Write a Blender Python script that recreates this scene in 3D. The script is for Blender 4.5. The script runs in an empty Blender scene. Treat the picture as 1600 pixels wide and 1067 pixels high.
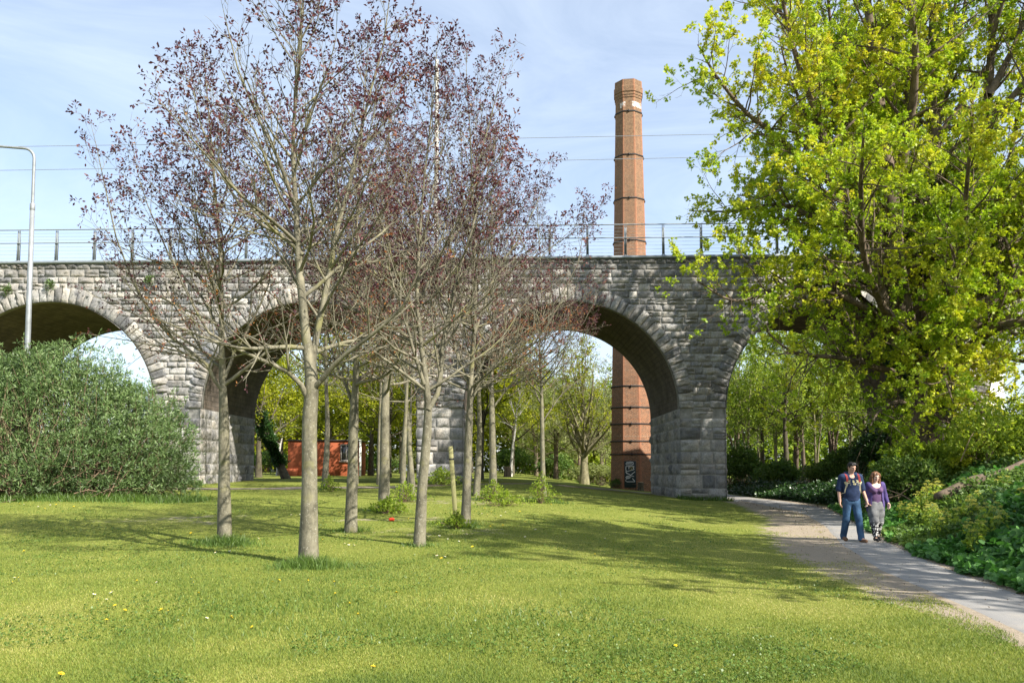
import bpy, math, random
import numpy as np
from math import radians as R, sin, cos, pi, tan, sqrt

# ------------------------------------------------------------------ scene, camera, sky, sun
S = bpy.context.scene
COL = S.collection
FPX = 1300.0            # focal length in pixels of the 1600 px wide photograph
HOR = 735.0             # row of the horizon
PITCH = R(3.5)
CAMZ = 1.6
PPY = HOR - FPX * tan(PITCH)

cam_d = bpy.data.cameras.new('camera')
cam_d.sensor_width = 36.0
cam_d.lens = 36.0 * FPX / 1600.0
cam_d.shift_y = (PPY - 533.5) / 1600.0
cam_d.clip_end = 3000.0
cam = bpy.data.objects.new('camera', cam_d)
COL.objects.link(cam)
cam.location = (0, 0, CAMZ)
cam.rotation_euler = (pi / 2 + PITCH, 0, 0)
S.camera = cam

SUN_AZ = R(130.0)       # clockwise from +Y (the view direction)
SUN_EL = R(41.0)
world = bpy.data.worlds.new('World')
S.world = world
world.use_nodes = True
nt = world.node_tree
nt.nodes.clear()
w_out = nt.nodes.new('ShaderNodeOutputWorld')
w_bg = nt.nodes.new('ShaderNodeBackground')
w_sky = nt.nodes.new('ShaderNodeTexSky')
w_sky.sky_type = 'NISHITA'
w_sky.sun_disc = False
w_sky.sun_elevation = SUN_EL
w_sky.sun_rotation = SUN_AZ
w_sky.air_density = 1.0
w_sky.dust_density = 1.2
w_sky.ozone_density = 1.6
# thin cirrus streaks over the blue
w_tc = nt.nodes.new('ShaderNodeTexCoord')
w_mp = nt.nodes.new('ShaderNodeMapping')
w_mp.inputs['Scale'].default_value = (1.6, 2.2, 5.0)
w_mp.inputs['Rotation'].default_value = (0.3, 0.5, 0.4)
w_nz = nt.nodes.new('ShaderNodeTexNoise')
w_nz.inputs['Scale'].default_value = 1.6
w_nz.inputs['Detail'].default_value = 7.0
w_nz.inputs['Roughness'].default_value = 0.62
w_nz.inputs['Distortion'].default_value = 1.2
w_rp = nt.nodes.new('ShaderNodeValToRGB')
w_rp.color_ramp.elements[0].position = 0.30
w_rp.color_ramp.elements[0].color = (0.22, 0.22, 0.22, 1)
w_rp.color_ramp.elements[1].position = 0.85
w_rp.color_ramp.elements[1].color = (0.55, 0.55, 0.55, 1)
w_mx = nt.nodes.new('ShaderNodeMixRGB')
w_mx.inputs['Color2'].default_value = (5.6, 6.2, 6.9, 1)
nt.links.new(w_tc.outputs['Generated'], w_mp.inputs['Vector'])
nt.links.new(w_mp.outputs['Vector'], w_nz.inputs['Vector'])
nt.links.new(w_nz.outputs['Fac'], w_rp.inputs['Fac'])
nt.links.new(w_rp.outputs['Color'], w_mx.inputs['Fac'])
nt.links.new(w_sky.outputs['Color'], w_mx.inputs['Color1'])
nt.links.new(w_mx.outputs['Color'], w_bg.inputs['Color'])
w_bg.inputs['Strength'].default_value = 0.10
nt.links.new(w_bg.outputs['Background'], w_out.inputs['Surface'])

SUN_DIR = np.array([sin(SUN_AZ) * cos(SUN_EL), cos(SUN_AZ) * cos(SUN_EL), sin(SUN_EL)])
sun_d = bpy.data.lights.new('sun', 'SUN')
sun_d.energy = 5.0
sun_d.angle = R(0.5)
sun_d.color = (1.0, 0.94, 0.84)
sun = bpy.data.objects.new('sun', sun_d)
COL.objects.link(sun)
sun.location = (20, -20, 40)
from mathutils import Vector
sun.rotation_euler = Vector(SUN_DIR).to_track_quat('Z', 'Y').to_euler()

S.view_settings.view_transform = 'Standard'
S.view_settings.look = 'None'
S.view_settings.exposure = 1.18
S.view_settings.gamma = 1.0
S.cycles.max_bounces = 7
S.cycles.diffuse_bounces = 4
S.cycles.glossy_bounces = 2
S.cycles.transmission_bounces = 4
S.cycles.transparent_max_bounces = 6
S.cycles.caustics_reflective = False
S.cycles.caustics_refractive = False
S.cycles.sample_clamp_indirect = 6.0

# ------------------------------------------------------------------ small helpers
def rng_(s): return np.random.default_rng(s)

def sstep(a, b, x):
    t = np.clip((np.asarray(x, float) - a) / (b - a), 0, 1)
    return t * t * (3 - 2 * t)

def nrm(v):
    return v / np.maximum(np.linalg.norm(v, axis=-1, keepdims=True), 1e-9)

def sines(p, seed, freq, octaves=3):
    """cheap smooth noise in about [-1, 1] for points p (n, d)"""
    r = rng_(seed); p = np.asarray(p, float)
    out = np.zeros(p.shape[0]); amp = 1.0; tot = 0.0
    for o in range(octaves):
        for k in range(4):
            d = r.normal(size=p.shape[1]); d /= np.linalg.norm(d)
            out += amp * np.sin(p @ d * freq * r.uniform(.7, 1.35) + r.uniform(0, 6.28))
        tot += amp * 2.0
        amp *= .55; freq *= 2.1
    return np.clip(out / tot, -1, 1)

def ray(px, py):
    dx = (px - 800.0) / FPX; dz = (PPY - py) / FPX
    return np.array([dx, cos(PITCH) - dz * sin(PITCH), sin(PITCH) + dz * cos(PITCH)])

def at_depth(px, py, Y):
    d = ray(px, py); t = Y / d[1]
    return np.array([0, 0, CAMZ]) + d * t

PATH_R_Y = np.array([-20, 0, 6, 10.8, 13, 16, 19.8, 25, 34.7, 42, 48, 54, 58, 200])
PATH_R_X = np.array([0.5, 4.4, 5.65, 6.65, 7.05, 7.75, 8.8, 10.4, 13.3, 14.2, 14.4, 14.6, 14.8, 14.8])
def path_right(Y): return np.interp(Y, PATH_R_Y, PATH_R_X)

def hgt(X, Y):
    X = np.asarray(X, float); Y = np.asarray(Y, float)
    rise = 0.0237 * (np.clip(Y, 6, 44) - 6) + 0.007 * np.clip(Y - 44, 0, 70)
    pr = path_right(Y)
    left = 1 - sstep(-1.0, pr - 2.6, X)
    z = rise * left
    z = z + 1.0 * sstep(0.3, 5.5, X - pr) * (1 - sstep(40, 46, Y)) + 0.5 * sstep(0.3, 5.5, X - pr) * sstep(46, 60, Y)
    far = sstep(90, 120, np.hypot(X, Y))
    wob = .025 * np.sin(X * .9 + .6 * np.sin(Y * .35)) * np.sin(Y * .55 + 1.3) + .015 * np.sin(X * 2.1 + 1) * np.sin(Y * 1.7)
    onp = sstep(0.0, 1.5, np.abs(X - (pr - 1.3)) - 1.5)
    return z + wob * (1 - far) * onp

def at_ground(px, py):
    d = ray(px, py); t = 3.0
    o = np.array([0, 0, CAMZ])
    lo = 2.0
    for t in np.linspace(2, 160, 4000):
        p = o + d * t
        if p[2] <= hgt(p[0], p[1]):
            hi = t
            for _ in range(30):
                m = (lo + hi) / 2; q = o + d * m
                if q[2] <= hgt(q[0], q[1]): hi = m
                else: lo = m
            return o + d * hi
        lo = t
    return o + d * 160

def make_mesh(name, V, polys, mat=None, tint=None, smooth=False, mats=None, midx=None, uv=None, ptint=None):
    me = bpy.data.meshes.new(name)
    V = np.asarray(V, np.float32)
    polys = [np.asarray(p, np.int32) for p in polys if len(p)]
    loops = np.concatenate([p.ravel() for p in polys])
    totals = np.concatenate([np.full(len(p), p.shape[1], np.int32) for p in polys])
    starts = np.concatenate([[0], np.cumsum(totals)[:-1]]).astype(np.int32)
    me.vertices.add(len(V)); me.vertices.foreach_set('co', V.ravel())
    me.loops.add(len(loops)); me.loops.foreach_set('vertex_index', loops)
    me.polygons.add(len(totals)); me.polygons.foreach_set('loop_start', starts)
    me.polygons.foreach_set('loop_total', totals)
    if smooth: me.polygons.foreach_set('use_smooth', np.ones(len(totals), bool))
    for m in (mats if mats else [mat] if mat else []): me.materials.append(m)
    if midx is not None: me.polygons.foreach_set('material_index', np.asarray(midx, np.int32))
    if tint is not None:
        a = me.attributes.new('tint', 'FLOAT', 'FACE'); a.data.foreach_set('value', np.asarray(tint, np.float32))
    if ptint is not None:
        for k, arr in ptint.items():
            a = me.attributes.new(k, 'FLOAT', 'POINT'); a.data.foreach_set('value', np.asarray(arr, np.float32))
    if uv is not None:
        l = me.uv_layers.new(name='UVMap'); l.data.foreach_set('uv', np.asarray(uv, np.float32).ravel())
    me.update(calc_edges=True)
    me.validate(clean_customdata=False)
    return me

def link(name, me, parent=None):
    o = bpy.data.objects.new(name, me); COL.objects.link(o)
    if parent is not None: o.parent = parent
    return o

def tag(o, label, cat, group=None):
    o['label'] = label; o['category'] = cat
    if group: o['group'] = group
    return o

def thing(name, label, cat, loc=(0, 0, 0), rz=0.0, group=None):
    o = bpy.data.objects.new(name, None); COL.objects.link(o)
    o.location = [float(c) for c in loc]; o.rotation_euler = (0, 0, rz)
    o.empty_display_size = .3
    return tag(o, label, cat, group)

def kind(o, k): o['kind'] = k; return o

def copy_thing(root, label, loc, rz=0.0, scale=(1, 1, 1), group=None, tilt=(0, 0)):
    r = root.copy(); COL.objects.link(r)
    r.location = [float(c) for c in loc]; r.rotation_euler = (tilt[0], tilt[1], rz); r.scale = scale
    if label: r['label'] = label
    if group: r['group'] = group
    for ch in list(root.children):
        c = ch.copy(); COL.objects.link(c); c.parent = r
        for g in list(ch.children):
            d = g.copy(); COL.objects.link(d); d.parent = c
    return r

class MB:
    """collects boxes, tubes, prisms into one mesh"""
    def __init__(s): s.V = []; s.P = {}; s.n = 0; s.mi = []
    def add(s, V, polys):
        V = np.asarray(V, float)
        for p in polys:
            p = np.asarray(p)
            if p.ndim == 1: p = p[None]
            s.P.setdefault(p.shape[1], []).append(p + s.n)
        s.V.append(V); s.n += len(V); return s
    def box(s, a, b, bevel=0.0):
        a = np.array(a, float); b = np.array(b, float)
        if bevel <= 0:
            V = [[(a, b)[i][0], (a, b)[j][1], (a, b)[k][2]] for k in (0, 1) for j in (0, 1) for i in (0, 1)]
            return s.add(V, [np.array([[0, 2, 3, 1], [4, 5, 7, 6], [0, 1, 5, 4], [2, 6, 7, 3], [0, 4, 6, 2], [1, 3, 7, 5]])])
        # chamfered vertical section: rings
        e = bevel
        def ring(z, i): 
            x0, y0, x1, y1 = a[0] + i, a[1] + i, b[0] - i, b[1] - i
            return [[x0 + e, y0, z], [x1 - e, y0, z], [x1, y0 + e, z], [x1, y1 - e, z], [x1 - e, y1, z], [x0 + e, y1, z], [x0, y1 - e, z], [x0, y0 + e, z]]
        rings = ring(a[2], e * .6) + ring(a[2] + e, 0) + ring(b[2] - e, 0) + ring(b[2], e * .6)
        q = []
        for r_ in range(3):
            for i in range(8):
                j = (i + 1) % 8; q.append([r_ * 8 + i, r_ * 8 + j, r_ * 8 + 8 + j, r_ * 8 + 8 + i])
        return s.add(rings, [np.array(q), np.array([[7, 6, 5, 4, 3, 2, 1, 0]]), np.array([[24, 25, 26, 27, 28, 29, 30, 31]])])
    def tube(s, pts, rad, sides=8, caps=True):
        P = np.asarray(pts, float)[None]; Rr = np.broadcast_to(np.asarray(rad, float), (P.shape[1],))[None]
        V, q = tubes(P, Rr, sides)
        s.add(V, [q])
        if caps:
            n = P.shape[1]
            s.add(V[:sides], [np.arange(sides)[::-1]]); s.add(V[(n - 1) * sides:], [np.arange(sides)])
        return s
    def prism(s, poly, a, b, axis=1):
        """polygon (n,2) in the plane, extruded along axis from a to b"""
        n = len(poly); V = []
        for c in (a, b):
            for p in poly:
                v = [p[0], p[1]]; v.insert(axis, c); V.append(v)
        q = [[i, (i + 1) % n, n + (i + 1) % n, n + i] for i in range(n)]
        return s.add(V, [np.array(q), np.arange(n)[::-1], np.arange(n) + n])
    def lathe(s, prof, sides=16, c=(0, 0, 0)):
        prof = np.asarray(prof, float); a = np.linspace(0, 2 * pi, sides, endpoint=False)
        V = np.stack([prof[:, None, 0] * np.cos(a), prof[:, None, 0] * np.sin(a), np.broadcast_to(prof[:, None, 1], (len(prof), sides))], -1).reshape(-1, 3) + np.array(c)
        i = np.arange(len(prof) - 1)[:, None] * sides; j = np.arange(sides)[None]; k = (j + 1) % sides
        q = np.stack([i + j, i + k, i + sides + k, i + sides + j], -1).reshape(-1, 4)
        s.add(V, [q, np.arange(sides)[::-1], np.arange(sides) + (len(prof) - 1) * sides]); return s
    def mesh(s, name, mat, smooth=False, tint=None):
        return make_mesh(name, np.concatenate(s.V), [np.concatenate(v) for v in s.P.values()], mat, smooth=smooth, tint=tint)
    def build(s, name, mat, parent=None, smooth=False):
        return link(name, s.mesh(name, mat, smooth), parent)

def tubes(P, Rr, sides):
    """P (n, m, 3) polylines, Rr (n, m) radii -> verts and quads"""
    n, m, _ = P.shape
    T = np.empty_like(P)
    T[:, 1:-1] = P[:, 2:] - P[:, :-2] if m > 2 else T[:, 1:-1]
    T[:, 0] = P[:, 1] - P[:, 0]; T[:, -1] = P[:, -1] - P[:, -2]
    T = nrm(T)
    chord = nrm(P[:, -1] - P[:, 0])
    ref = np.where(np.abs(chord[:, 2:3]) > .75, np.array([[1.0, 0.13, 0]]), np.array([[0.1, 0.0, 1.0]]))
    A = nrm(np.cross(T, ref[:, None, :])); B = np.cross(T, A)
    a = np.linspace(0, 2 * pi, sides, endpoint=False)
    V = P[:, :, None, :] + Rr[:, :, None, None] * (np.cos(a)[None, None, :, None] * A[:, :, None, :] + np.sin(a)[None, None, :, None] * B[:, :, None, :])
    base = (np.arange(n) * m * sides)[:, None, None]
    i = (np.arange(m - 1) * sides)[None, :, None]; j = np.arange(sides)[None, None]; k = (j + 1) % sides
    q = np.stack([base + i + j, base + i + k, base + i + sides + k, base + i + sides + j], -1).reshape(-1, 4)
    return V.reshape(-1, 3), q

# ------------------------------------------------------------------ materials
def new_mat(name):
    m = bpy.data.materials.new(name); m.use_nodes = True
    n = m.node_tree.nodes; l = m.node_tree.links
    p = n['Principled BSDF']
    p.inputs['Roughness'].default_value = .8
    p.inputs['Specular IOR Level'].default_value = .25
    return m, n, l, p

def col(c, a=1): return (c[0], c[1], c[2], a)

def noise(n, l, scale, detail=4, rough=.6, vec=None, dist=0.0):
    t = n.new('ShaderNodeTexNoise'); t.inputs['Scale'].default_value = scale
    t.inputs['Detail'].default_value = detail; t.inputs['Roughness'].default_value = rough
    t.inputs['Distortion'].default_value = dist
    if vec is not None: l.new(vec, t.inputs['Vector'])
    return t.outputs['Fac']

def ramp(n, l, fac, stops):
    r = n.new('ShaderNodeValToRGB'); e = r.color_ramp.elements
    while len(e) < len(stops): e.new(.5)
    for i, (p, c) in enumerate(stops): e[i].position = p; e[i].color = col(c) if len(c) == 3 else c
    l.new(fac, r.inputs['Fac']); return r.outputs['Color']

def mix(n, l, fac, a, b, mode='MIX'):
    x = n.new('ShaderNodeMixRGB'); x.blend_type = mode
    for s, v in (('Fac', fac), ('Color1', a), ('Color2', b)):
        if isinstance(v, (int, float)): x.inputs[s].default_value = v
        elif isinstance(v, tuple): x.inputs[s].default_value = col(v)
        else: l.new(v, x.inputs[s])
    return x.outputs['Color']

def math_(n, l, op, a, b=None):
    x = n.new('ShaderNodeMath'); x.operation = op
    for i, v in enumerate((a, b)):
        if v is None: continue
        if isinstance(v, (int, float)): x.inputs[i].default_value = v
        else: l.new(v, x.inputs[i])
    return x.outputs[0]

def attr(n, name):
    a = n.new('ShaderNodeAttribute'); a.attribute_name = name; return a.outputs['Fac']

def objco(n): return n.new('ShaderNodeTexCoord').outputs['Object']
def geoco(n): return n.new('ShaderNodeNewGeometry').outputs['Position']

def bump(n, l, p, h, strength=.5, dist=.02):
    b = n.new('ShaderNodeBump'); b.inputs['Strength'].default_value = strength; b.inputs['Distance'].default_value = dist
    l.new(h, b.inputs['Height']); l.new(b.outputs['Normal'], p.inputs['Normal'])

def simple(name, c, rough=.6, metal=0.0, var=.25, scale=6.0, spec=.3, bmp=0.0):
    m, n, l, p = new_mat(name)
    f = noise(n, l, scale, 5, .65, objco(n))
    dark = tuple(x * (1 - var) for x in c); lite = tuple(min(1, x * (1 + var)) for x in c)
    l.new(ramp(n, l, f, [(.3, dark), (.7, lite)]), p.inputs['Base Color'])
    p.inputs['Roughness'].default_value = rough; p.inputs['Metallic'].default_value = metal
    p.inputs['Specular IOR Level'].default_value = spec
    if bmp: bump(n, l, p, noise(n, l, scale * 6, 4, .6, objco(n)), bmp)
    return m

def leaf_mat(name, stops, trans=.4, tcol=None, rough=.5, spec=.3, patch=None):
    """leaf surface: colour by the per-leaf tint, light also shines through the blade"""
    m, n, l, p = new_mat(name)
    t = attr(n, 'tint')
    c = ramp(n, l, t, stops)
    if patch:
        f = noise(n, l, patch[0], 2, .5, geoco(n))
        c = mix(n, l, ramp(n, l, f, [(.42, (0, 0, 0)), (.58, (1, 1, 1))]), c, mix(n, l, 1.0, c, patch[1], 'MULTIPLY'))
    l.new(c, p.inputs['Base Color'])
    p.inputs['Roughness'].default_value = rough; p.inputs['Specular IOR Level'].default_value = spec
    tr = n.new('ShaderNodeBsdfTranslucent')
    l.new(mix(n, l, 1.0, c, tcol or (1.25, 1.2, .7), 'MULTIPLY'), tr.inputs['Color'])
    ms = n.new('ShaderNodeMixShader'); ms.inputs['Fac'].default_value = trans
    l.new(p.outputs['BSDF'], ms.inputs[1]); l.new(tr.outputs['BSDF'], ms.inputs[2])
    l.new(ms.outputs['Shader'], n['Material Output'].inputs['Surface'])
    return m

def bark_mat(name, a, b, spots=None, lichen=None, scale=3.0):
    m, n, l, p = new_mat(name)
    mp = n.new('ShaderNodeMapping'); mp.inputs['Scale'].default_value = (1, 1, .28); l.new(objco(n), mp.inputs['Vector'])
    f = noise(n, l, scale * 2, 6, .68, mp.outputs['Vector'])
    c = ramp(n, l, f, [(.32, a), (.66, b)])
    g = noise(n, l, 5, 4, .7, objco(n), .4)
    c = mix(n, l, .8, c, ramp(n, l, g, [(.34, (.50, .50, .47)), (.52, (.95, .95, .93)), (.7, (1.22, 1.2, 1.12))]), 'MULTIPLY')
    if spots:
        g = noise(n, l, 34, 3, .6, objco(n))
        c = mix(n, l, ramp(n, l, g, [(.60, (0, 0, 0)), (.68, (.6, .6, .6))]), c, spots)
    if lichen:
        g = noise(n, l, 2.3, 3, .6, objco(n))
        c = mix(n, l, ramp(n, l, g, [(.55, (0, 0, 0)), (.7, (.75, .75, .75))]), c, lichen)
    l.new(c, p.inputs['Base Color']); p.inputs['Roughness'].default_value = .9
    bump(n, l, p, noise(n, l, scale * 8, 5, .7, mp.outputs['Vector']), .5, .02)
    return m

M = {}
M['bark_pale'] = bark_mat('pale smooth bark', (.085, .078, .055), (.235, .215, .155), (.38, .37, .30), (.19, .18, .07))
M['bark_brown'] = bark_mat('brown ridged bark', (.055, .042, .032), (.20, .15, .11), None, (.13, .12, .06), 1.6)
M['bark_dark'] = bark_mat('dark bark', (.05, .042, .03), (.14, .12, .085), None, (.09, .10, .04), 2.0)
M['bark_green'] = bark_mat('green grey bark', (.10, .09, .05), (.26, .235, .15), None, (.16, .17, .06), 2.0)
M['bark_birch'] = bark_mat('white birch bark', (.16, .15, .14), (.6, .58, .54), None, None, 2.0)
M['leaf_purple'] = leaf_mat('purple leaves', [(0, (.032, .014, .022)), (.5, (.105, .046, .058)), (.85, (.19, .07, .065)), (1, (.32, .15, .04))], .35, (1.3, .8, .8))
M['leaf_syc'] = leaf_mat('fresh yellow green leaves', [(0, (.13, .18, .012)), (.45, (.41, .47, .03)), (.8, (.62, .62, .05)), (1, (.58, .50, .07))], .42, (1.15, 1.15, .5), patch=(.35, (.70, .90, .9)))
M['leaf_maple'] = leaf_mat('yellow green maple leaves', [(0, (.09, .13, .01)), (.6, (.26, .29, .015)), (1, (.42, .42, .03))], .5, (1.2, 1.2, .5))
M['leaf_wood'] = leaf_mat('woodland leaves', [(0, (.09, .15, .02)), (.6, (.28, .38, .05)), (1, (.45, .50, .08))], .5, (1.2, 1.2, .6))
M['leaf_willow'] = leaf_mat('pale willow leaves', [(0, (.13, .16, .05)), (.6, (.27, .31, .11)), (1, (.42, .44, .20))], .45, (1.1, 1.1, .7))
M['leaf_bush'] = leaf_mat('grey green bush leaves', [(0, (.06, .10, .035)), (.55, (.13, .205, .065)), (.9, (.23, .31, .125)), (1, (.37, .42, .24))], .28, (1.0, 1.1, .7), .45, .4)
M['leaf_ivy'] = leaf_mat('ivy leaves', [(0, (.012, .035, .008)), (.6, (.03, .075, .016)), (1, (.09, .16, .04))], .2, (1, 1.2, .6), .35, .5)
M['leaf_dark'] = leaf_mat('dark shrub leaves', [(0, (.035, .08, .018)), (.6, (.12, .20, .04)), (1, (.27, .34, .08))], .35, (1.1, 1.2, .6))
M['leaf_broad'] = leaf_mat('broad bank leaves', [(0, (.04, .11, .028)), (.6, (.11, .25, .06)), (1, (.24, .38, .09))], .35, (1.0, 1.25, .6), .55, .3)
M['umbel'] = leaf_mat('yellow green umbels', [(0, (.42, .45, .07)), (1, (.68, .62, .16))], .3, (1, 1, .6))
M['grass'] = leaf_mat('grass blades', [(0, (.085, .145, .030)), (.42, (.205, .262, .044)), (.75, (.35, .352, .08)), (1, (.50, .44, .18))], .35, (1.1, 1.15, .6), .55, .3)
M['grass_long'] = leaf_mat('long grass blades', [(0, (.05, .10, .018)), (.6, (.12, .20, .035)), (1, (.24, .30, .08))], .35, (1.1, 1.15, .6), .45, .4)
M['steel_grey'] = simple('painted grey steel', (.22, .245, .26), .5, .3, .15, 8)
M['steel_dark'] = simple('dark iron', (.03, .028, .027), .6, .3, .3, 8)
M['galv'] = simple('galvanised steel', (.25, .265, .27), .5, .35, .18, 5)
M['white_paint'] = simple('weathered white paint', (.68, .67, .64), .6, 0, .25, 9)
M['twig'] = simple('dry brown twigs', (.17, .12, .075), .9, 0, .4, 9)

# ------------------------------------------------------------------ ground, path
def geo(a, b, s, g):
    out = []; x = a
    while (x < b if b > a else x > b):
        out.append(x); s *= g; x += s if b > a else -s
    return out
gx = np.unique(np.round(np.concatenate([geo(-24, -900, .3, 1.25), np.arange(-24, 24, .25), geo(24, 900, .3, 1.25)]), 4))
gy = np.unique(np.round(np.concatenate([geo(2, -300, .3, 1.3), np.arange(2, 62, .25), geo(62, 1200, .3, 1.2)]), 4))
GX, GY = np.meshgrid(gx, gy)
GV = np.stack([GX, GY, hgt(GX, GY)], -1).reshape(-1, 3)
ni, nj = len(gx), len(gy)
ii = np.arange(nj - 1)[:, None] * ni + np.arange(ni - 1)[None]
GQ = np.stack([ii, ii + 1, ii + ni + 1, ii + ni], -1).reshape(-1, 4)

DIRT_Y = np.array([-10, 4, 6.6, 7.8, 11, 13.5, 17, 22, 28, 36, 42, 50])
DIRT_X = np.array([-1.5, 3.8, 4.6, 4.75, 4.85, 5.2, 5.75, 7.1, 9.0, 10.4, 11.2, 11.6])
PATH_L_Y = np.array([-20, 0, 5, 7.85, 9.8, 11, 13.5, 18.1, 24, 31, 43, 48, 54, 58, 200])
PATH_L_X = np.array([-1.8, 2.6, 4.1, 4.85, 5.25, 5.45, 5.85, 7.05, 8.9, 10.75, 12.0, 12.2, 12.4, 12.6, 12.6])
def path_left(Y): return np.interp(Y, PATH_L_Y, PATH_L_X)
TRACK = np.array([[14, 57.5], [11, 55.2], [8, 53], [5.5, 50.5], [2, 47.5], [-2.5, 43.2], [-6, 40.3], [-10, 38.6], [-16, 38], [-30, 39]])
def seg_dist(X, Y, pl):
    d = np.full(np.shape(X), 1e9)
    for a, b in zip(pl[:-1], pl[1:]):
        v = b - a; t = np.clip(((X - a[0]) * v[0] + (Y - a[1]) * v[1]) / (v @ v), 0, 1)
        d = np.minimum(d, np.hypot(X - a[0] - t * v[0], Y - a[1] - t * v[1]))
    return d
def dirt_mask(X, Y):
    """bare worn earth: 1 on the verge beside the path and along the trodden track"""
    dl = np.interp(Y, DIRT_Y, DIRT_X)
    w = np.maximum((path_left(Y) - dl), .3)
    m = sstep(-1.5, .75, (X - dl) / w) * (X < path_left(Y) + 1.5) * (Y < 52)
    right = sstep(.75, .15, X - path_right(Y)) * (X > path_right(Y) - 1) * (Y < 48)
    tr = sstep(1.3, .55, seg_dist(X, Y, TRACK))
    bare = .36 * sstep(.30, .8, sines(np.stack([X, Y], -1).reshape(-1, 2), 5, .55).reshape(np.shape(X)))
    bare = bare * sstep(-3, 6, X) * sstep(26, 16, Y)
    q_ = np.stack([X, Y], -1).reshape(-1, 2)
    bare = np.maximum(bare, .40 * (sstep(.22, .6, sines(q_, 6, .8, 3)).reshape(np.shape(X))) * sstep(14, 18, Y) * sstep(36, 28, Y) * sstep(2, -1, X) * sstep(-13, -9, X))
    return np.clip(np.maximum(np.maximum(m, right), np.maximum(tr, bare)), 0, 1)
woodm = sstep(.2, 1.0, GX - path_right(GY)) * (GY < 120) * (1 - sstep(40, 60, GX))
M['ground'], n, l, p = new_mat('lawn and bare earth')
pos = geoco(n)
g1 = noise(n, l, .55, 5, .6, pos); g2 = noise(n, l, 9, 5, .7, pos); g3 = noise(n, l, 60, 3, .7, pos)
gc = ramp(n, l, g1, [(.30, (.085, .13, .028)), (.5, (.165, .205, .045)), (.72, (.25, .26, .075))])
gc = mix(n, l, .55, gc, ramp(n, l, g2, [(.3, (.07, .10, .015)), (.62, (.23, .25, .04))]))
gc = mix(n, l, .5, gc, ramp(n, l, g3, [(.35, (.06, .085, .012)), (.65, (.26, .27, .06))]))
dc = ramp(n, l, g2, [(.25, (.21, .17, .125)), (.7, (.39, .33, .25))])
dc = mix(n, l, .4, dc, ramp(n, l, g3, [(.35, (.17, .13, .09)), (.7, (.45, .385, .30))]))
dm = math_(n, l, 'ADD', attr(n, 'dirt'), math_(n, l, 'MULTIPLY', math_(n, l, 'SUBTRACT', g2, .5), 1.3))
dm = math_(n, l, 'ADD', dm, math_(n, l, 'MULTIPLY', math_(n, l, 'SUBTRACT', noise(n, l, 1.6, 4, .6, pos), .5), 1.1))
gc = mix(n, l, ramp(n, l, dm, [(.42, (0, 0, 0)), (.62, (1, 1, 1))]), gc, dc)
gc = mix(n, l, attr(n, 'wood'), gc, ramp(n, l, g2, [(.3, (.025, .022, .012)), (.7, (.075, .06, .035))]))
l.new(gc, p.inputs['Base Color']); p.inputs['Roughness'].default_value = .95; p.inputs['Specular IOR Level'].default_value = .1
bump(n, l, p, math_(n, l, 'ADD', g3, g2), .7, .03)
ground = link('ground', make_mesh('ground', GV, [GQ], M['ground'], smooth=True,
              ptint={'dirt': dirt_mask(GX, GY).ravel(), 'wood': woodm.ravel()}))
kind(ground, 'structure')

# asphalt path: a sheet a few millimetres above the ground
M['asphalt'], n, l, p = new_mat('worn asphalt')
pos = geoco(n)
a1 = noise(n, l, 130, 3, .7, pos); a2 = noise(n, l, 1.1, 5, .65, pos)
ac = ramp(n, l, a1, [(.3, (.17, .165, .16)), (.7, (.30, .29, .275))])
ac = mix(n, l, ramp(n, l, a2, [(.50, (0, 0, 0)), (.75, (.75, .75, .75))]), ac, (.36, .315, .26))
# sand and leaf litter gathers along both edges
ac = mix(n, l, ramp(n, l, math_(n, l, 'ADD', attr(n, 'edge'), math_(n, l, 'MULTIPLY', math_(n, l, 'SUBTRACT', noise(n, l, 5, 5, .65, pos), .5), .9)),
         [(.55, (0, 0, 0)), (.95, (1, 1, 1))]), ac, ramp(n, l, noise(n, l, 40, 3, .7, pos), [(.3, (.24, .19, .14)), (.7, (.42, .35, .27))]))
l.new(ac, p.inputs['Base Color']); p.inputs['Roughness'].default_value = .9
bump(n, l, p, a1, .35, .008)
py_ = np.concatenate([np.arange(-12, 58.2, .3)]); k = 11
tt = np.linspace(0, 1, k)
PX = path_left(py_)[:, None] * (1 - tt) + path_right(py_)[:, None] * tt
PX = PX + (np.abs(tt - .5) > .49) * .10 * sines(np.stack([py_, py_ * 0], -1), 9, 1.7)[:, None]
PYY = np.repeat(py_[:, None], k, 1)
edge = np.abs(tt - .5) * 2; edge = np.repeat((edge ** 7)[None], len(py_), 0)
PV = np.stack([PX, PYY, hgt(PX, PYY) + np.where((tt > .01) & (tt < .99), .008, -.03)], -1).reshape(-1, 3)
ii = np.arange(len(py_) - 1)[:, None] * k + np.arange(k - 1)[None]
path = link('path', make_mesh('path', PV, [np.stack([ii, ii + 1, ii + k + 1, ii + k], -1).reshape(-1, 4)], M['asphalt'], smooth=True, ptint={'edge': edge.ravel()}))
kind(path, 'structure')
M['track'] = simple('trodden earth track', (.24, .20, .155), .95, 0, .3, 14)
tp = []
for a, b in zip(TRACK[:-1], TRACK[1:]):
    for t in np.linspace(0, 1, 12, endpoint=False): tp.append(a + (b - a) * t)
tp = np.array(tp); td = np.gradient(tp, axis=0); td = nrm(td); tn = np.stack([-td[:, 1], td[:, 0]], -1)
wd = .62 + .12 * sines(tp, 3, .8)
ofs = np.linspace(-1, 1, 5)
TV = tp[:, None, :] + tn[:, None, :] * (ofs[None, :, None] * wd[:, None, None])
TV = np.concatenate([TV, (hgt(TV[..., 0], TV[..., 1]) + .02)[..., None]], -1).reshape(-1, 3)
ii = np.arange(len(tp) - 1)[:, None] * 5 + np.arange(4)[None]
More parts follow.
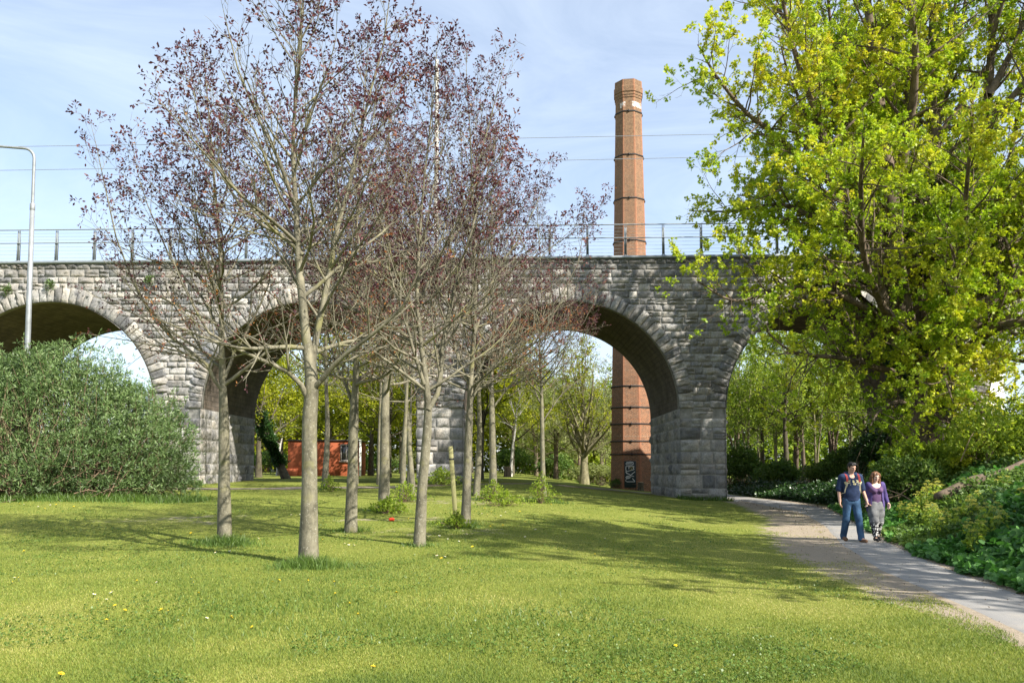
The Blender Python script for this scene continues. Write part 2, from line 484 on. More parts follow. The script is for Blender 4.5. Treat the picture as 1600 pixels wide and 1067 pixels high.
kind(link('footpath', make_mesh('footpath', TV, [np.stack([ii, ii + 5, ii + 6, ii + 1], -1).reshape(-1, 4)], M['track'], smooth=True)), 'structure')

# ------------------------------------------------------------------ the stone viaduct
VY = 44.0                     # front face
VW = 9.2                      # width of the deck
AR = 169 / FPX * VY           # arch radius
APX = [71 - 411, 71, 482, 893, 1304, 1304 + 411, 1304 + 822]
AC = [(a - 800) / FPX * VY for a in APX]
ZS = CAMZ + (HOR - 638) / FPX * VY
RING = .80
def ztop(X): return CAMZ + (HOR - (405 - 12 * (np.asarray(X) / VY * FPX + 800) / 1280.)) / FPX * VY - .15
U0, U1 = AC[0] - AR - 1.2, AC[-1] + AR + 1.2

M['stone'], n, l, p = new_mat('rock faced limestone')
oc = objco(n); t = attr(n, 'tint')
sc_ = ramp(n, l, t, [(0, (.17, .168, .165)), (.25, (.26, .253, .245)), (.6, (.355, .34, .315)), (1, (.48, .455, .415))])
s1 = noise(n, l, 2.6, 6, .72, oc, .4); s2 = noise(n, l, .42, 5, .65, oc, .5); s3 = noise(n, l, 14, 4, .7, oc)
sc_ = mix(n, l, .75, sc_, ramp(n, l, s1, [(.30, (.45, .45, .46)), (.5, (.88, .87, .85)), (.70, (1.2, 1.17, 1.1))]), 'MULTIPLY')
sc_ = mix(n, l, .6, sc_, ramp(n, l, s3, [(.35, (.55, .55, .56)), (.6, (1.12, 1.1, 1.07))]), 'MULTIPLY')
# black weathering streaks and lime wash
mp = n.new('ShaderNodeMapping'); mp.inputs['Scale'].default_value = (1.7, 1.7, .22); l.new(oc, mp.inputs['Vector'])
st = noise(n, l, 1.1, 6, .7, mp.outputs['Vector'], .3)
sc_ = mix(n, l, ramp(n, l, st, [(.57, (0, 0, 0)), (.76, (.7, .7, .7))]), sc_, (.085, .085, .09))
sc_ = mix(n, l, ramp(n, l, s2, [(.62, (0, 0, 0)), (.78, (.5, .5, .5))]), sc_, (.12, .118, .12))
lw = noise(n, l, 1.5, 6, .75, mp.outputs['Vector'], .6)
sc_ = mix(n, l, ramp(n, l, lw, [(.60, (0, 0, 0)), (.72, (.5, .5, .5))]), sc_, (.62, .60, .56))
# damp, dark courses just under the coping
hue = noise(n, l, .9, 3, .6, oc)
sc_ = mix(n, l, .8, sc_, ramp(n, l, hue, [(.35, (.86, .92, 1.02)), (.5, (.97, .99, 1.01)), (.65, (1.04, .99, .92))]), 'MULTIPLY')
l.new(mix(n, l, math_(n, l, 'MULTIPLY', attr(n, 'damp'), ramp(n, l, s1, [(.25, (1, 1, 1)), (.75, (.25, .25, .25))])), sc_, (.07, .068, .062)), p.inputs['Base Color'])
p.inputs['Roughness'].default_value = .92
bump(n, l, p, math_(n, l, 'ADD', s3, s1), .55, .05)
M['mortar'] = simple('grey lime mortar', (.27, .26, .24), .95, 0, .35, 3)
M['soffit'], n, l, p = new_mat('brown arch soffit'); oc = objco(n)
br = n.new('ShaderNodeTexBrick'); br.inputs['Scale'].default_value = 1.0
br.inputs['Brick Width'].default_value = .55; br.inputs['Row Height'].default_value = .26; br.inputs['Mortar Size'].default_value = .018
br.inputs['Color1'].default_value = (.19, .145, .11, 1); br.inputs['Color2'].default_value = (.12, .095, .075, 1); br.inputs['Mortar'].default_value = (.07, .06, .05, 1)
uvn = n.new('ShaderNodeUVMap'); l.new(uvn.outputs['UV'], br.inputs['Vector'])
f1 = noise(n, l, 1.1, 6, .7, oc)
br.inputs['Color1'].default_value = (.135, .115, .098, 1); br.inputs['Color2'].default_value = (.10, .088, .078, 1); br.inputs['Mortar'].default_value = (.085, .078, .07, 1)
c_ = mix(n, l, .8, br.outputs['Color'], ramp(n, l, f1, [(.3, (.45, .43, .42)), (.7, (1.5, 1.4, 1.25))]), 'MULTIPLY')
l.new(c_, p.inputs['Base Color']); p.inputs['Roughness'].default_value = .95
bump(n, l, p, math_(n, l, 'ADD', noise(n, l, 5, 5, .65, oc), br.outputs['Fac']), .8, .06)

via = thing('stone_viaduct', 'grey limestone railway viaduct of tall round arches crossing the whole park', 'viaduct', (0, VY, 0))

# solid core: strips along the length; local y runs from the face (0) to the back (VW)
def viaduct_core():
    xs = []
    ends = [U0]
    for c in AC:
        a = np.linspace(pi, 0, 49)
        xs += list(np.linspace(ends[-1], c - AR, 4)[:-1]); xs += list(c + AR * np.cos(a)); ends.append(c + AR)
    xs += list(np.linspace(ends[-1], U1, 4)[1:])
    xs = np.array(xs); zb = np.full(len(xs), -.8)
    for c in AC:
        i = np.abs(xs - c) <= AR + 1e-6
        zb[i] = ZS + np.sqrt(np.maximum(AR ** 2 - (xs[i] - c) ** 2, 0))
    V = []; Q = []; Fs = []; UV = []
    def quad(a, b, c, d, mi, uv=((0, 0), (0, 0), (0, 0), (0, 0))):
        k = len(V); V.extend([a, b, c, d]); Q.append([k, k + 1, k + 2, k + 3]); Fs.append(mi); UV.extend(uv)
    f = .03
    zt = ztop(xs)
    # pier footprints
    piers = []
    e = [U0] + sum([[c - AR, c + AR] for c in AC], []) + [U1]
    for i in range(0, len(e), 2): piers.append((e[i], e[i + 1]))
    for (a, b) in piers:
        za, zb_ = ztop(a), ztop(b)
        quad((a, f, -1.2), (b, f, -1.2), (b, f, zb_), (a, f, za), 0)
        quad((b, VW, -1.2), (a, VW, -1.2), (a, VW, za), (b, VW, zb_), 0)
        quad((a, VW, -1.2), (a, f, -1.2), (a, f, ZS), (a, VW, ZS), 0)
        quad((b, f, -1.2), (b, VW, -1.2), (b, VW, ZS), (b, f, ZS), 0)
        quad((a, f, za), (b, f, zb_), (b, VW, zb_), (a, VW, za), 0)
    for c in AC:
        a = np.linspace(pi, 0, 49)
        x = c + AR * np.cos(a); z = ZS + AR * np.sin(a); s = (pi - a) * AR
        for i in range(48):
            quad((x[i], f, z[i]), (x[i + 1], f, z[i + 1]), (x[i + 1], f, ztop(x[i + 1])), (x[i], f, ztop(x[i])), 0)
            quad((x[i + 1], VW, z[i + 1]), (x[i], VW, z[i]), (x[i], VW, ztop(x[i])), (x[i + 1], VW, ztop(x[i + 1])), 0)
            quad((x[i], VW, z[i]), (x[i + 1], VW, z[i + 1]), (x[i + 1], f, z[i + 1]), (x[i], f, z[i]), 1,
                 ((VW, s[i]), (VW, s[i + 1]), (0, s[i + 1]), (0, s[i])))
            quad((x[i], f, ztop(x[i])), (x[i + 1], f, ztop(x[i + 1])), (x[i + 1], VW, ztop(x[i + 1])), (x[i], VW, ztop(x[i])), 0)
    me = make_mesh('viaduct_core', V, [Q], mats=[M['mortar'], M['soffit']], midx=Fs, uv=UV)
    return link('masonry_core', me, via)
viaduct_core()

def stones(name, rects, frame, seed, proud=.075, rough=.034, parent=None, damp=None, mapper=None):
    """rock faced blocks.  rects (n, 4) = u0, u1, v0, v1; frame(u, v, d) -> points, d outward"""
    r = rng_(seed); rects = np.asarray(rects, float); N = len(rects)
    s = np.array([0, .03, .2, .4, .6, .8, .97, 1]); t = np.array([0, .05, .28, .5, .72, .95, 1])
    ns, nt_ = len(s), len(t)
    Sg, Tg = np.meshgrid(s, t)
    j = .011
    u0 = rects[:, 0] + j; u1 = rects[:, 1] - j; v0 = rects[:, 2] + j; v1 = rects[:, 3] - j
    U = u0[:, None, None] + (u1 - u0)[:, None, None] * Sg; Vv = v0[:, None, None] + (v1 - v0)[:, None, None] * Tg
    D = np.zeros((N, nt_, ns))
    inner = (Sg > .01) & (Sg < .99) & (Tg > .01) & (Tg < .99)
    mid = (Sg > .1) & (Sg < .9) & (Tg > .1) & (Tg < .9)
    h = r.uniform(.3, 1.0, N)[:, None, None] * proud
    tilt = r.normal(0, .35, (N, 1, 1)) * (Sg - .5) + r.normal(0, .6, (N, 1, 1)) * (Tg - .5)
    D += inner * (.012 + h * .30) + mid * (h * .70 * (1 + tilt) + r.normal(0, rough, (N, nt_, ns)))
    # a chipped hollow or spall on some
    D += mid * (r.random((N, 1, 1)) < .35) * r.normal(0, rough * 1.3, (N, nt_, ns))
    D = np.where(inner, np.maximum(D, .006), -.012)
    U = U + mid * r.normal(0, .012, U.shape); Vv = Vv + mid * r.normal(0, .010, U.shape)
    # broken arrises
    U = U + inner * ~mid * r.normal(0, .008, U.shape); Vv = Vv + inner * ~mid * r.normal(0, .008, U.shape)
    P = frame(U.reshape(-1), Vv.reshape(-1), D.reshape(-1))
    b = (np.arange(N) * ns * nt_)[:, None, None]
    i = (np.arange(nt_ - 1) * ns)[None, :, None]; k = np.arange(ns - 1)[None, None]
    Q = np.stack([b + i + k, b + i + k + 1, b + i + k + 1 + ns, b + i + k + ns], -1).reshape(-1, 4)
    tint = np.repeat(np.clip(r.beta(2.2, 2.0, N) + r.choice([0, 0, 0, -.4, .25], N), 0, 1), (ns - 1) * (nt_ - 1))
    tint = np.clip(tint + r.normal(0, .05, len(tint)), 0, 1)
    dv = damp(P) if damp is not None else np.zeros(len(P))
    me = make_mesh(name, P, [Q], M['stone'], tint=tint, ptint={'damp': dv})
    return link(name, me, parent)

R0 = rng_(11)
courses = []; z = -.35
while z < 14.2:
    h = R0.choice([.30, .34, .38, .42]) if z > 4.6 else R0.choice([.50, .58, .64, .72])
    courses.append((z, z + h)); z += h
def split(a, b, lo, hi, r):
    out = []; x = a
    while b - x > hi * 1.3:
        w = r.uniform(lo, hi); out.append((x, x + w)); x += w
    if b - x > lo * 1.5 and b - x > hi:
        m = x + (b - x) * r.uniform(.4, .6); out += [(x, m), (m, b)]
    elif b > x: out.append((x, b))
    return out
rects = []
for (z0, z1) in courses:
    # free intervals between the arches on this course
    ed = [U0]
    for c in AC:
        if z1 <= ZS: hw = AR
        else:
            dz = z1 - ZS; ro = AR + RING * .80
            hw = sqrt(ro * ro - dz * dz) if dz < ro else 0
            if z0 < ZS: hw = max(hw, AR)
        if hw > 0: ed += [c - hw, c + hw]
    ed.append(U1)
    for i in range(0, len(ed), 2):
        for (a, b) in split(ed[i], ed[i + 1], .38 if z0 > 4.6 else .5, .95 if z0 > 4.6 else 1.25, R0):
            top = float(ztop((a + b) / 2))
            if z0 > top - .08: continue
            z1_ = min(z1, top); q_ = R0.random(); j_ = R0.normal(0, .016)
            if q_ < .14 and z1_ - z0 > .31:          # two thin stones instead of one
                m_ = z0 + (z1_ - z0) * R0.uniform(.38, .62); rects += [(a, b, z0, m_), (a, b, m_, z1_)]
            elif q_ < .22 and b - a > .62:
                m_ = a + (b - a) * R0.uniform(.35, .65); h_ = z0 + (z1_ - z0) * R0.uniform(.4, .6); rects += [(a, m_, z0, z1_), (m_, b, z0, h_), (m_, b, h_, z1_)]
            else: rects.append((a, b, z0 + (j_ if z0 > 1 else 0), z1_))
rects = np.array(rects)
rects = rects[(rects[:, 1] > -34) & (rects[:, 0] < 36)]
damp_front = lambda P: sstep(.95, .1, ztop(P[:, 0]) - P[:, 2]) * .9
stones('wall_facing', rects, lambda u, v, d: np.stack([u, .03 - d, v], -1), 21, parent=via, damp=damp_front)
# voussoirs
vr = []
for c in AC[:-1]:
    a = 0.0; k = 47
    for i in range(k):
        vr.append((i * AR * pi / k, (i + 1) * AR * pi / k, 0 + R0.uniform(-.0, .02), RING + R0.uniform(-.10, .08), c))
vr = np.array(vr)
def ring_frame_factory(cs):
    def f(u, v, d):
        n = len(u) // len(cs); c = np.repeat(cs, n)
        a = pi - u / AR
        r_ = AR - .015 + v
        return np.stack([c + r_ * np.cos(a), -.02 - d * 1.1, ZS + r_ * np.sin(a)], -1)
    return f
for ci, c in enumerate(AC[:-1]):
    v_ = vr[vr[:, 4] == c]
    stones('arch_ring', v_[:, :4], ring_frame_factory(v_[:, 4]), 22 + 7 * ci, proud=.055, parent=via)
# inner faces of the voussoirs: a plain rim round each opening
mb = MB()
for c in AC[:-1]:
    a = np.linspace(pi, 0, 49)
    V = []
    for yy in (-.06, .25):
        V += [(c + (AR - .03) * cos(t_), yy, ZS + (AR - .03) * sin(t_)) for t_ in a]
    V += [(c + (AR + .004) * cos(t_), .25, ZS + (AR + .004) * sin(t_)) for t_ in a]
    q = [[i, i + 49, i + 50, i + 1] for i in range(48)] + [[49 + i, 98 + i, 99 + i, 50 + i] for i in range(48)]
    mb.add(np.array(V), [np.array(q)])
mb.build('arch_rim', M['mortar'], via)
# stone blocks lining the reveals of the piers
rr = []; side = []
for c in AC[:-1]:
    for sgn in (-1, 1):
        for (z0, z1) in courses:
            if z0 > ZS - .06: continue
            for (a, b) in split(-.05, VW + .02, .5, 1.2, R0):
                rr.append((a, b, z0, min(z1, ZS))); side.append((c + sgn * AR, -sgn))
side = np.array(side)
def reveal_frame(u, v, d):
    n = len(u) // len(side); e = np.repeat(side[:, 0], n); s = np.repeat(side[:, 1], n)
    return np.stack([e + s * (d - .02), u, v], -1)
stones('pier_reveal', np.array(rr), reveal_frame, 23, proud=.06, parent=via)
# steel edge beam on the wall head
mb = MB(); xs = np.linspace(U0, U1, 40)
for a, b in zip(xs[:-1], xs[1:]):
    za, zb = float(ztop(a)), float(ztop(b))
    V = [(a, -.10, za), (b, -.10, zb), (b, .45, zb), (a, .45, za), (a, -.10, za + .15), (b, -.10, zb + .15), (b, .45, zb + .15), (a, .45, za + .15)]
    mb.add(np.array(V), [np.array([[0, 1, 5, 4], [4, 5, 6, 7], [3, 2, 1, 0], [2, 3, 7, 6]])])
mb.build('edge_beam', M['steel_grey'], via)

# railing along the deck
ZR = lambda X: float(ztop(X)) + .15
rail = thing('deck_railing', 'grey steel cable railing with pointed posts along the top of the stone viaduct', 'railing', (0, VY + .08, 0))
def post_mesh():
    mb = MB()
    prof = [(-.10, 0), (.055, 0), (.055, 1.0), (.03, 1.55), (-.005, 1.72), (-.045, 1.60), (-.075, 1.0)]
    # flat tapered plate pair with a cap, seen from the front as a blade
    for x0 in (-.062, .026):
        mb.prism(prof, x0, x0 + .036, axis=0)
    mb.box((-.026, -.05, .1), (.026, .03, 1.5))
    mb.box((-.12, -.12, -.004), (.12, .09, .03))
    return mb.mesh('railing_post', M['steel_grey'])
pm = post_mesh()
px = 980.0
posts = []
k0 = int((U0 / VY * FPX + 800 - 980) / 60.2) + 1
for k in range(-17, 12):
    X = (980 + 60.2 * k - 800) / FPX * VY
    o = link('post', pm, rail); o.location = (X, 0, ZR(X) + .004); posts.append(X)
for nm, dz, rad, mt in (('top_rail', 1.70, .032, 'steel_grey'), ('middle_rail', .98, .028, 'steel_grey')):
    xs = np.linspace(posts[0], posts[-1], 24)
    MB().tube([(x, -.10, ZR(x) + dz) for x in xs], rad, 8).build(nm, M[mt], rail, True)
mb = MB()
for dz in (.18, .38, .58, .78, 1.16, 1.34, 1.52):
    mb.tube([(x, -.04, ZR(x) + dz) for x in np.linspace(posts[0], posts[-1], 24)], .007, 5)
mb.build('cables', M['galv'], rail, True)

# tram mast and the two overhead wires
pb = at_depth(681, 392, 48.5); ptp = at_depth(683, 95, 48.5)
mast = thing('overhead_line_mast', 'tall flaking white mast rising from the viaduct deck behind the purple trees', 'mast', (pb[0], 48.5, ZR(pb[0]) - .15))
hgt_m = ptp[2] - (ZR(pb[0]) - .15)
MB().lathe([(.20, 0), (.20, .03), (.14, .04), (.13, hgt_m * .5), (.105, hgt_m - .12), (.11, hgt_m - .1), (.11, hgt_m), (.0, hgt_m + .02)], 14).build('pole', bark_mat('flaking white paint', (.30, .29, .27), (.80, .78, .74), (.22, .20, .18), None, 2.2), mast, True)
MB().box((-.26, -.26, -.004), (.26, .26, .035)).build('base_plate', M['steel_grey'], mast)
for i, (ya, yb, nm) in enumerate(((224.5, 203.5, 'upper of the two thin tram wires crossing the sky behind the chimney'), (261.5, 239.0, 'lower of the two thin tram wires crossing the sky behind the chimney'))):
    A = at_depth(-60, ya + 1, 50.0 + i); B = at_depth(1240, yb - 1, 50.0 + i)
    A2 = A + (A - B) * .6; B2 = B + (B - A) * .6
    ts = np.linspace(0, 1, 40)
    pts = [A2 + (B2 - A2) * t_ - np.array([0, 0, .25 * 4 * t_ * (1 - t_)]) for t_ in ts]
    tag(MB().tube(pts, .017, 6).build('overhead_wire', M['steel_grey'], None, True), nm, 'wire', 'overhead tram wires')

# ------------------------------------------------------------------ brick chimney
CY = 62.0
cb = at_depth(987, 764, CY); ctp = at_depth(981, 124, CY)
chim = thing('brick_chimney', 'tall tapering octagonal brick chimney stack behind the viaduct', 'chimney', (cb[0], CY, cb[2] - .1))
CH = ctp[2] - cb[2] - .35
def crad(z):    # corner radius
    return np.interp(z, [0, CH], [35.0, 21.2]) / FPX * CY
M['brick'], n, l, p = new_mat('old orange brick'); uvn = n.new('ShaderNodeUVMap').outputs['UV']
br = n.new('ShaderNodeTexBrick'); br.inputs['Scale'].default_value = 1.0; br.inputs['Brick Width'].default_value = .235; br.inputs['Row Height'].default_value = .085
br.inputs['Mortar Size'].default_value = .010; br.inputs['Mortar'].default_value = (.30, .25, .19, 1)
br.inputs['Color1'].default_value = (.27, .112, .055, 1); br.inputs['Color2'].default_value = (.165, .072, .042, 1); br.inputs['Bias'].default_value = -.1
l.new(uvn, br.inputs['Vector'])
oc = objco(n)
c_ = mix(n, l, 1.0, br.outputs['Color'], ramp(n, l, noise(n, l, 9, 4, .75, oc), [(.3, (.55, .55, .55)), (.68, (1.35, 1.3, 1.2))]), 'MULTIPLY')
hi_ = n.new('ShaderNodeSeparateXYZ'); l.new(oc, hi_.inputs[0])
worn = math_(n, l, 'ADD', math_(n, l, 'MULTIPLY', math_(n, l, 'DIVIDE', hi_.outputs['Z'], CH), .75), math_(n, l, 'SUBTRACT', noise(n, l, .55, 5, .7, oc), .5))
c_ = mix(n, l, ramp(n, l, worn, [(.22, (0, 0, 0)), (.75, (.85, .85, .85))]), c_, ramp(n, l, noise(n, l, 6, 5, .8, oc), [(.38, (.095, .063, .042)), (.58, (.235, .15, .085))]))
c_ = mix(n, l, attr(n, 'corner'), c_, (.38, .15, .08))
l.new(c_, p.inputs['Base Color']); p.inputs['Roughness'].default_value = .92
bump(n, l, p, math_(n, l, 'ADD', br.outputs['Fac'], noise(n, l, 12, 4, .7, oc)), .5, .02)
PHI0 = -pi / 2 + R(15.1)
def octo(z, rad, cols=(0, .16, .84, 1)):
    """points round the octagon, each face split so that its corners can be a different brick"""
    P = []; C = []
    for k in range(8):
        a, b = PHI0 + k * pi / 4, PHI0 + (k + 1) * pi / 4
        A = np.array([cos(a), sin(a)]) * rad; B = np.array([cos(b), sin(b)]) * rad
        for t_ in cols[:-1]: P.append(A + (B - A) * t_); C.append(1.0 if t_ == 0 else 0.0)
    return np.array(P), np.array(C)
def octo_shell(name, prof, mat, parent, cap=True):
    V = []; Q = []; C = []; UV = []
    for i, (z0, r0) in enumerate(prof[:-1]):
        z1, r1 = prof[i + 1]
        P0, c0 = octo(z0, r0); P1, c1 = octo(z1, r1); n = len(P0); s0 = np.concatenate([[0], np.cumsum(np.linalg.norm(np.roll(P0, -1, 0) - P0, axis=1))])
        for k in range(n):
            m = (k + 1) % n; b = len(V)
            V += [(*P0[k], z0), (*P0[m], z0), (*P1[m], z1), (*P1[k], z1)]; C += [c0[k], c0[m], c0[m], c0[k]]
            Q.append([b, b + 1, b + 2, b + 3]); UV += [(s0[k], z0), (s0[k + 1], z0), (s0[k + 1], z1 + abs(r1 - r0)), (s0[k], z1 + abs(r1 - r0))]
    me = make_mesh(name, V, [Q], mat, uv=UV, ptint={'corner': np.array(C) * .55})
    return link(name, me, parent)
prof = [(-.5, crad(0)), (0, crad(0))] + [(CH * t_, crad(CH * t_)) for t_ in np.linspace(.05, .955, 24)]
octo_shell('shaft', prof, M['brick'], chim)
zc = CH * .955; rc = crad(zc)
octo_shell('corbelled_cap', [(zc, rc + .005), (zc + .02, rc + .04), (zc + .2, rc + .04), (zc + .22, rc + .08), (zc + .42, rc + .08), (zc + .44, rc + .13), (zc + .85, rc + .13), (zc + .9, rc + .07), (CH, rc + .05), (CH + .02, rc - .25), (CH - 1.0, rc - .3), (CH - 1.0, .01)], M['brick'], chim)
for row in (170.5, 239, 307.5, 374, 603, 636, 662, 689, 709.5):
    z = at_depth(985, row, CY - 1.3)[2] - chim.location.z
    r_ = crad(z) + .035
    mb = MB(); a = [PHI0 + k * pi / 4 for k in range(8)]
    V = [(r_ * cos(t_), r_ * sin(t_), zz) for zz in (z - .05, z + .05) for t_ in a] + [((r_ - .06) * cos(t_), (r_ - .06) * sin(t_), zz) for zz in (z - .05, z + .05) for t_ in a]
    q = [[i, (i + 1) % 8, 8 + (i + 1) % 8, 8 + i] for i in range(8)] + [[8 + i, 8 + (i + 1) % 8, 24 + (i + 1) % 8, 24 + i] for i in range(8)] + [[16 + i, 16 + (i + 1) % 8, (i + 1) % 8, i] for i in range(8)]
    mb.add(np.array(V), [np.array(q)])
    for k in range(1, 8, 2):  # turnbuckle bolts at the corners and mid faces
        t_ = a[k] + (pi / 8 if k % 2 else 0); rr_ = r_ * (cos(pi / 8) if k % 2 else 1)
        mb.box((rr_ * cos(t_) - .055, rr_ * sin(t_) - .055, z - .08), (rr_ * cos(t_) + .055, rr_ * sin(t_) + .055, z + .08))
    mb.build('iron_band', M['steel_dark'], chim)
M['flaky'], n, l, p = new_mat('flaking white paint on brick'); oc = objco(n)
l.new(mix(n, l, ramp(n, l, noise(n, l, 5, 6, .75, oc), [(.42, (0, 0, 0)), (.54, (1, 1, 1))]), (.30, .15, .08), (.55, .53, .50)), p.inputs['Base Color'])
# flaking white painted band below the top band: two faces only
mb = MB(); z = at_depth(985, 162.5, CY - 1)[2] - chim.location.z
for k, (t0, t1) in ((6, (.62, .98)), (7, (.0, .22)), (7, (.8, 1.)), (0, (.0, .95))):
    mb = MB()
    r_ = crad(z) + .012; a, b = PHI0 + k * pi / 4, PHI0 + (k + 1) * pi / 4
    A = np.array([cos(a), sin(a)]) * r_; B = np.array([cos(b), sin(b)]) * r_
    p0 = A + (B - A) * t0; p1 = A + (B - A) * t1
    mb.add(np.array([(*p0, z - .22), (*p1, z - .22), (*p1, z + .2), (*p0, z + .2)]), [np.array([[0, 1, 2, 3]])])
    mb.build('painted_band', M['flaky'], chim)
# black steel door with white lettering sprayed on it
def face_frame(k, z, out):
    a, b = PHI0 + k * pi / 4, PHI0 + (k + 1) * pi / 4
    r_ = crad(z) * cos(pi / 8) + out; m = (a + b) / 2
    return np.array([r_ * cos(m), r_ * sin(m), z]), m
dz0 = max(at_depth(984, 761.5, CY - 1.5)[2] - chim.location.z, .05); dz1 = at_depth(984, 720, CY - 1.5)[2] - chim.location.z
c0, am = face_frame(7, 0, 0)
door = MB().box((-.42, -.05, dz0), (.42, .09, dz1), .012).build('door', simple('black painted door', (.022, .035, .038), .5, 0, .3, 6), chim)
dc_, am = face_frame(7, (dz0 + dz1) / 2, .0)
tang = np.array([-sin(am), cos(am), 0])
door.location = tuple(dc_ * np.array([1, 1, 0]) + tang * (-.12)); door.rotation_euler = (0, 0, am + pi / 2)
strokes = [  # sideways lettering, traced as strokes in door units (0..1 across, 0..1 up)
    [(.12, .90), (.2, .95), (.55, .965), (.78, .95), (.80, .90), (.74, .86)], [(.12, .90), (.14, .865), (.5, .86), (.74, .86)], [(.22, .915), (.68, .925)],
    [(.10, .80), (.88, .80)], [(.12, .80), (.10, .70), (.14, .60)], [(.14, .60), (.85, .68)], [(.40, .80), (.38, .70)], [(.85, .80), (.80, .72), (.88, .68)],
    [(.14, .55), (.55, .47), (.95, .60)], [(.55, .47), (.20, .545)], [(.10, .60), (.18, .52)],
    [(.85, .42), (.55, .45), (.20, .43), (.08, .38), (.12, .35), (.5, .36)], [(.5, .36), (.14, .33), (.06, .26), (.2, .22), (.92, .22)], [(.70, .35), (.92, .23)], [(.16, .395), (.6, .40)]]
mb = MB(); W_, H_ = .78, dz1 - dz0
for s_ in strokes:
    pts = [(-.39 + x_ * W_, -.056, dz0 + y_ * H_) for x_, y_ in s_]
    mb.tube(pts, .026, 6)
g_ = mb.build('sprayed_lettering', M['white_paint'], door)
mb = MB()
for (x_, y_) in ((.45, .75), (.58, .70), (.5, .645), (.66, .76)):
    mb.tube([(-.39 + x_ * W_, -.055, dz0 + y_ * H_), (-.39 + (x_ + .13) * W_, -.055, dz0 + (y_ + .012) * H_)], .03, 6)
mb.build('sprayed_patch', simple('faded yellow spray paint', (.5, .42, .12), .6), door)

# ------------------------------------------------------------------ trees: growth and foliage
def grow(starts, dirs, lens, r0, npts, up, jit, rng, r_end=.25, curl=0.0, sag=0.0):
    n = len(starts); P = np.empty((n, npts, 3)); P[:, 0] = starts
    d = nrm(dirs); step = (lens / (npts - 1))[:, None]
    for i in range(1, npts):
        t = i / (npts - 1)
        d = nrm(d + np.array([0, 0, 1.0]) * (up - sag * (1 - t)) + rng.normal(size=(n, 3)) * jit)
        P[:, i] = P[:, i - 1] + d * step
    t = np.linspace(0, 1, npts)[None]
    Rr = r0[:, None] * (1 - t * (1 - r_end))
    return P, Rr

def sprout(P, Rr, spacing, t0, t1, ang, rng, lenf, rfac=.6, rmax=None, nmin=1, tpow=1.0):
    """children along the polylines P: returns starts, dirs, lengths, radii, t"""
    n, m, _ = P.shape
    L = np.linalg.norm(np.diff(P, axis=1), axis=2).sum(1)
    cnt = np.maximum(nmin, np.round(L * (t1 - t0) / spacing)).astype(int)
    idx = np.repeat(np.arange(n), cnt)
    off = np.arange(len(idx)) - np.repeat(np.cumsum(cnt) - cnt, cnt)
    t = t0 + (t1 - t0) * ((off + rng.uniform(.1, .9, len(idx))) / cnt[idx]) ** tpow
    f = t * (m - 1); i0 = np.minimum(f.astype(int), m - 2); fr = (f - i0)[:, None]
    p = P[idx, i0] * (1 - fr) + P[idx, i0 + 1] * fr
    tan_ = nrm(P[idx, i0 + 1] - P[idx, i0])
    r = Rr[idx, i0] * (1 - fr[:, 0]) + Rr[idx, i0 + 1] * fr[:, 0]
    az = off * 2.4 + rng.uniform(0, 6.28, n)[idx] + rng.normal(0, .5, len(idx))
    ref = np.where(np.abs(tan_[:, 2:3]) > .8, np.array([[1.0, 0, 0]]), np.array([[0, 0, 1.0]]))
    A = nrm(np.cross(tan_, ref)); B = np.cross(tan_, A)
    th = rng.uniform(ang[0], ang[1], len(idx))
    d = tan_ * np.cos(th)[:, None] + (A * np.cos(az)[:, None] + B * np.sin(az)[:, None]) * np.sin(th)[:, None]
    ln = lenf(t, L[idx], len(idx))
    rr = r * rfac
    if rmax is not None: rr = np.minimum(rr, rmax)
    return p, d, ln, rr, t

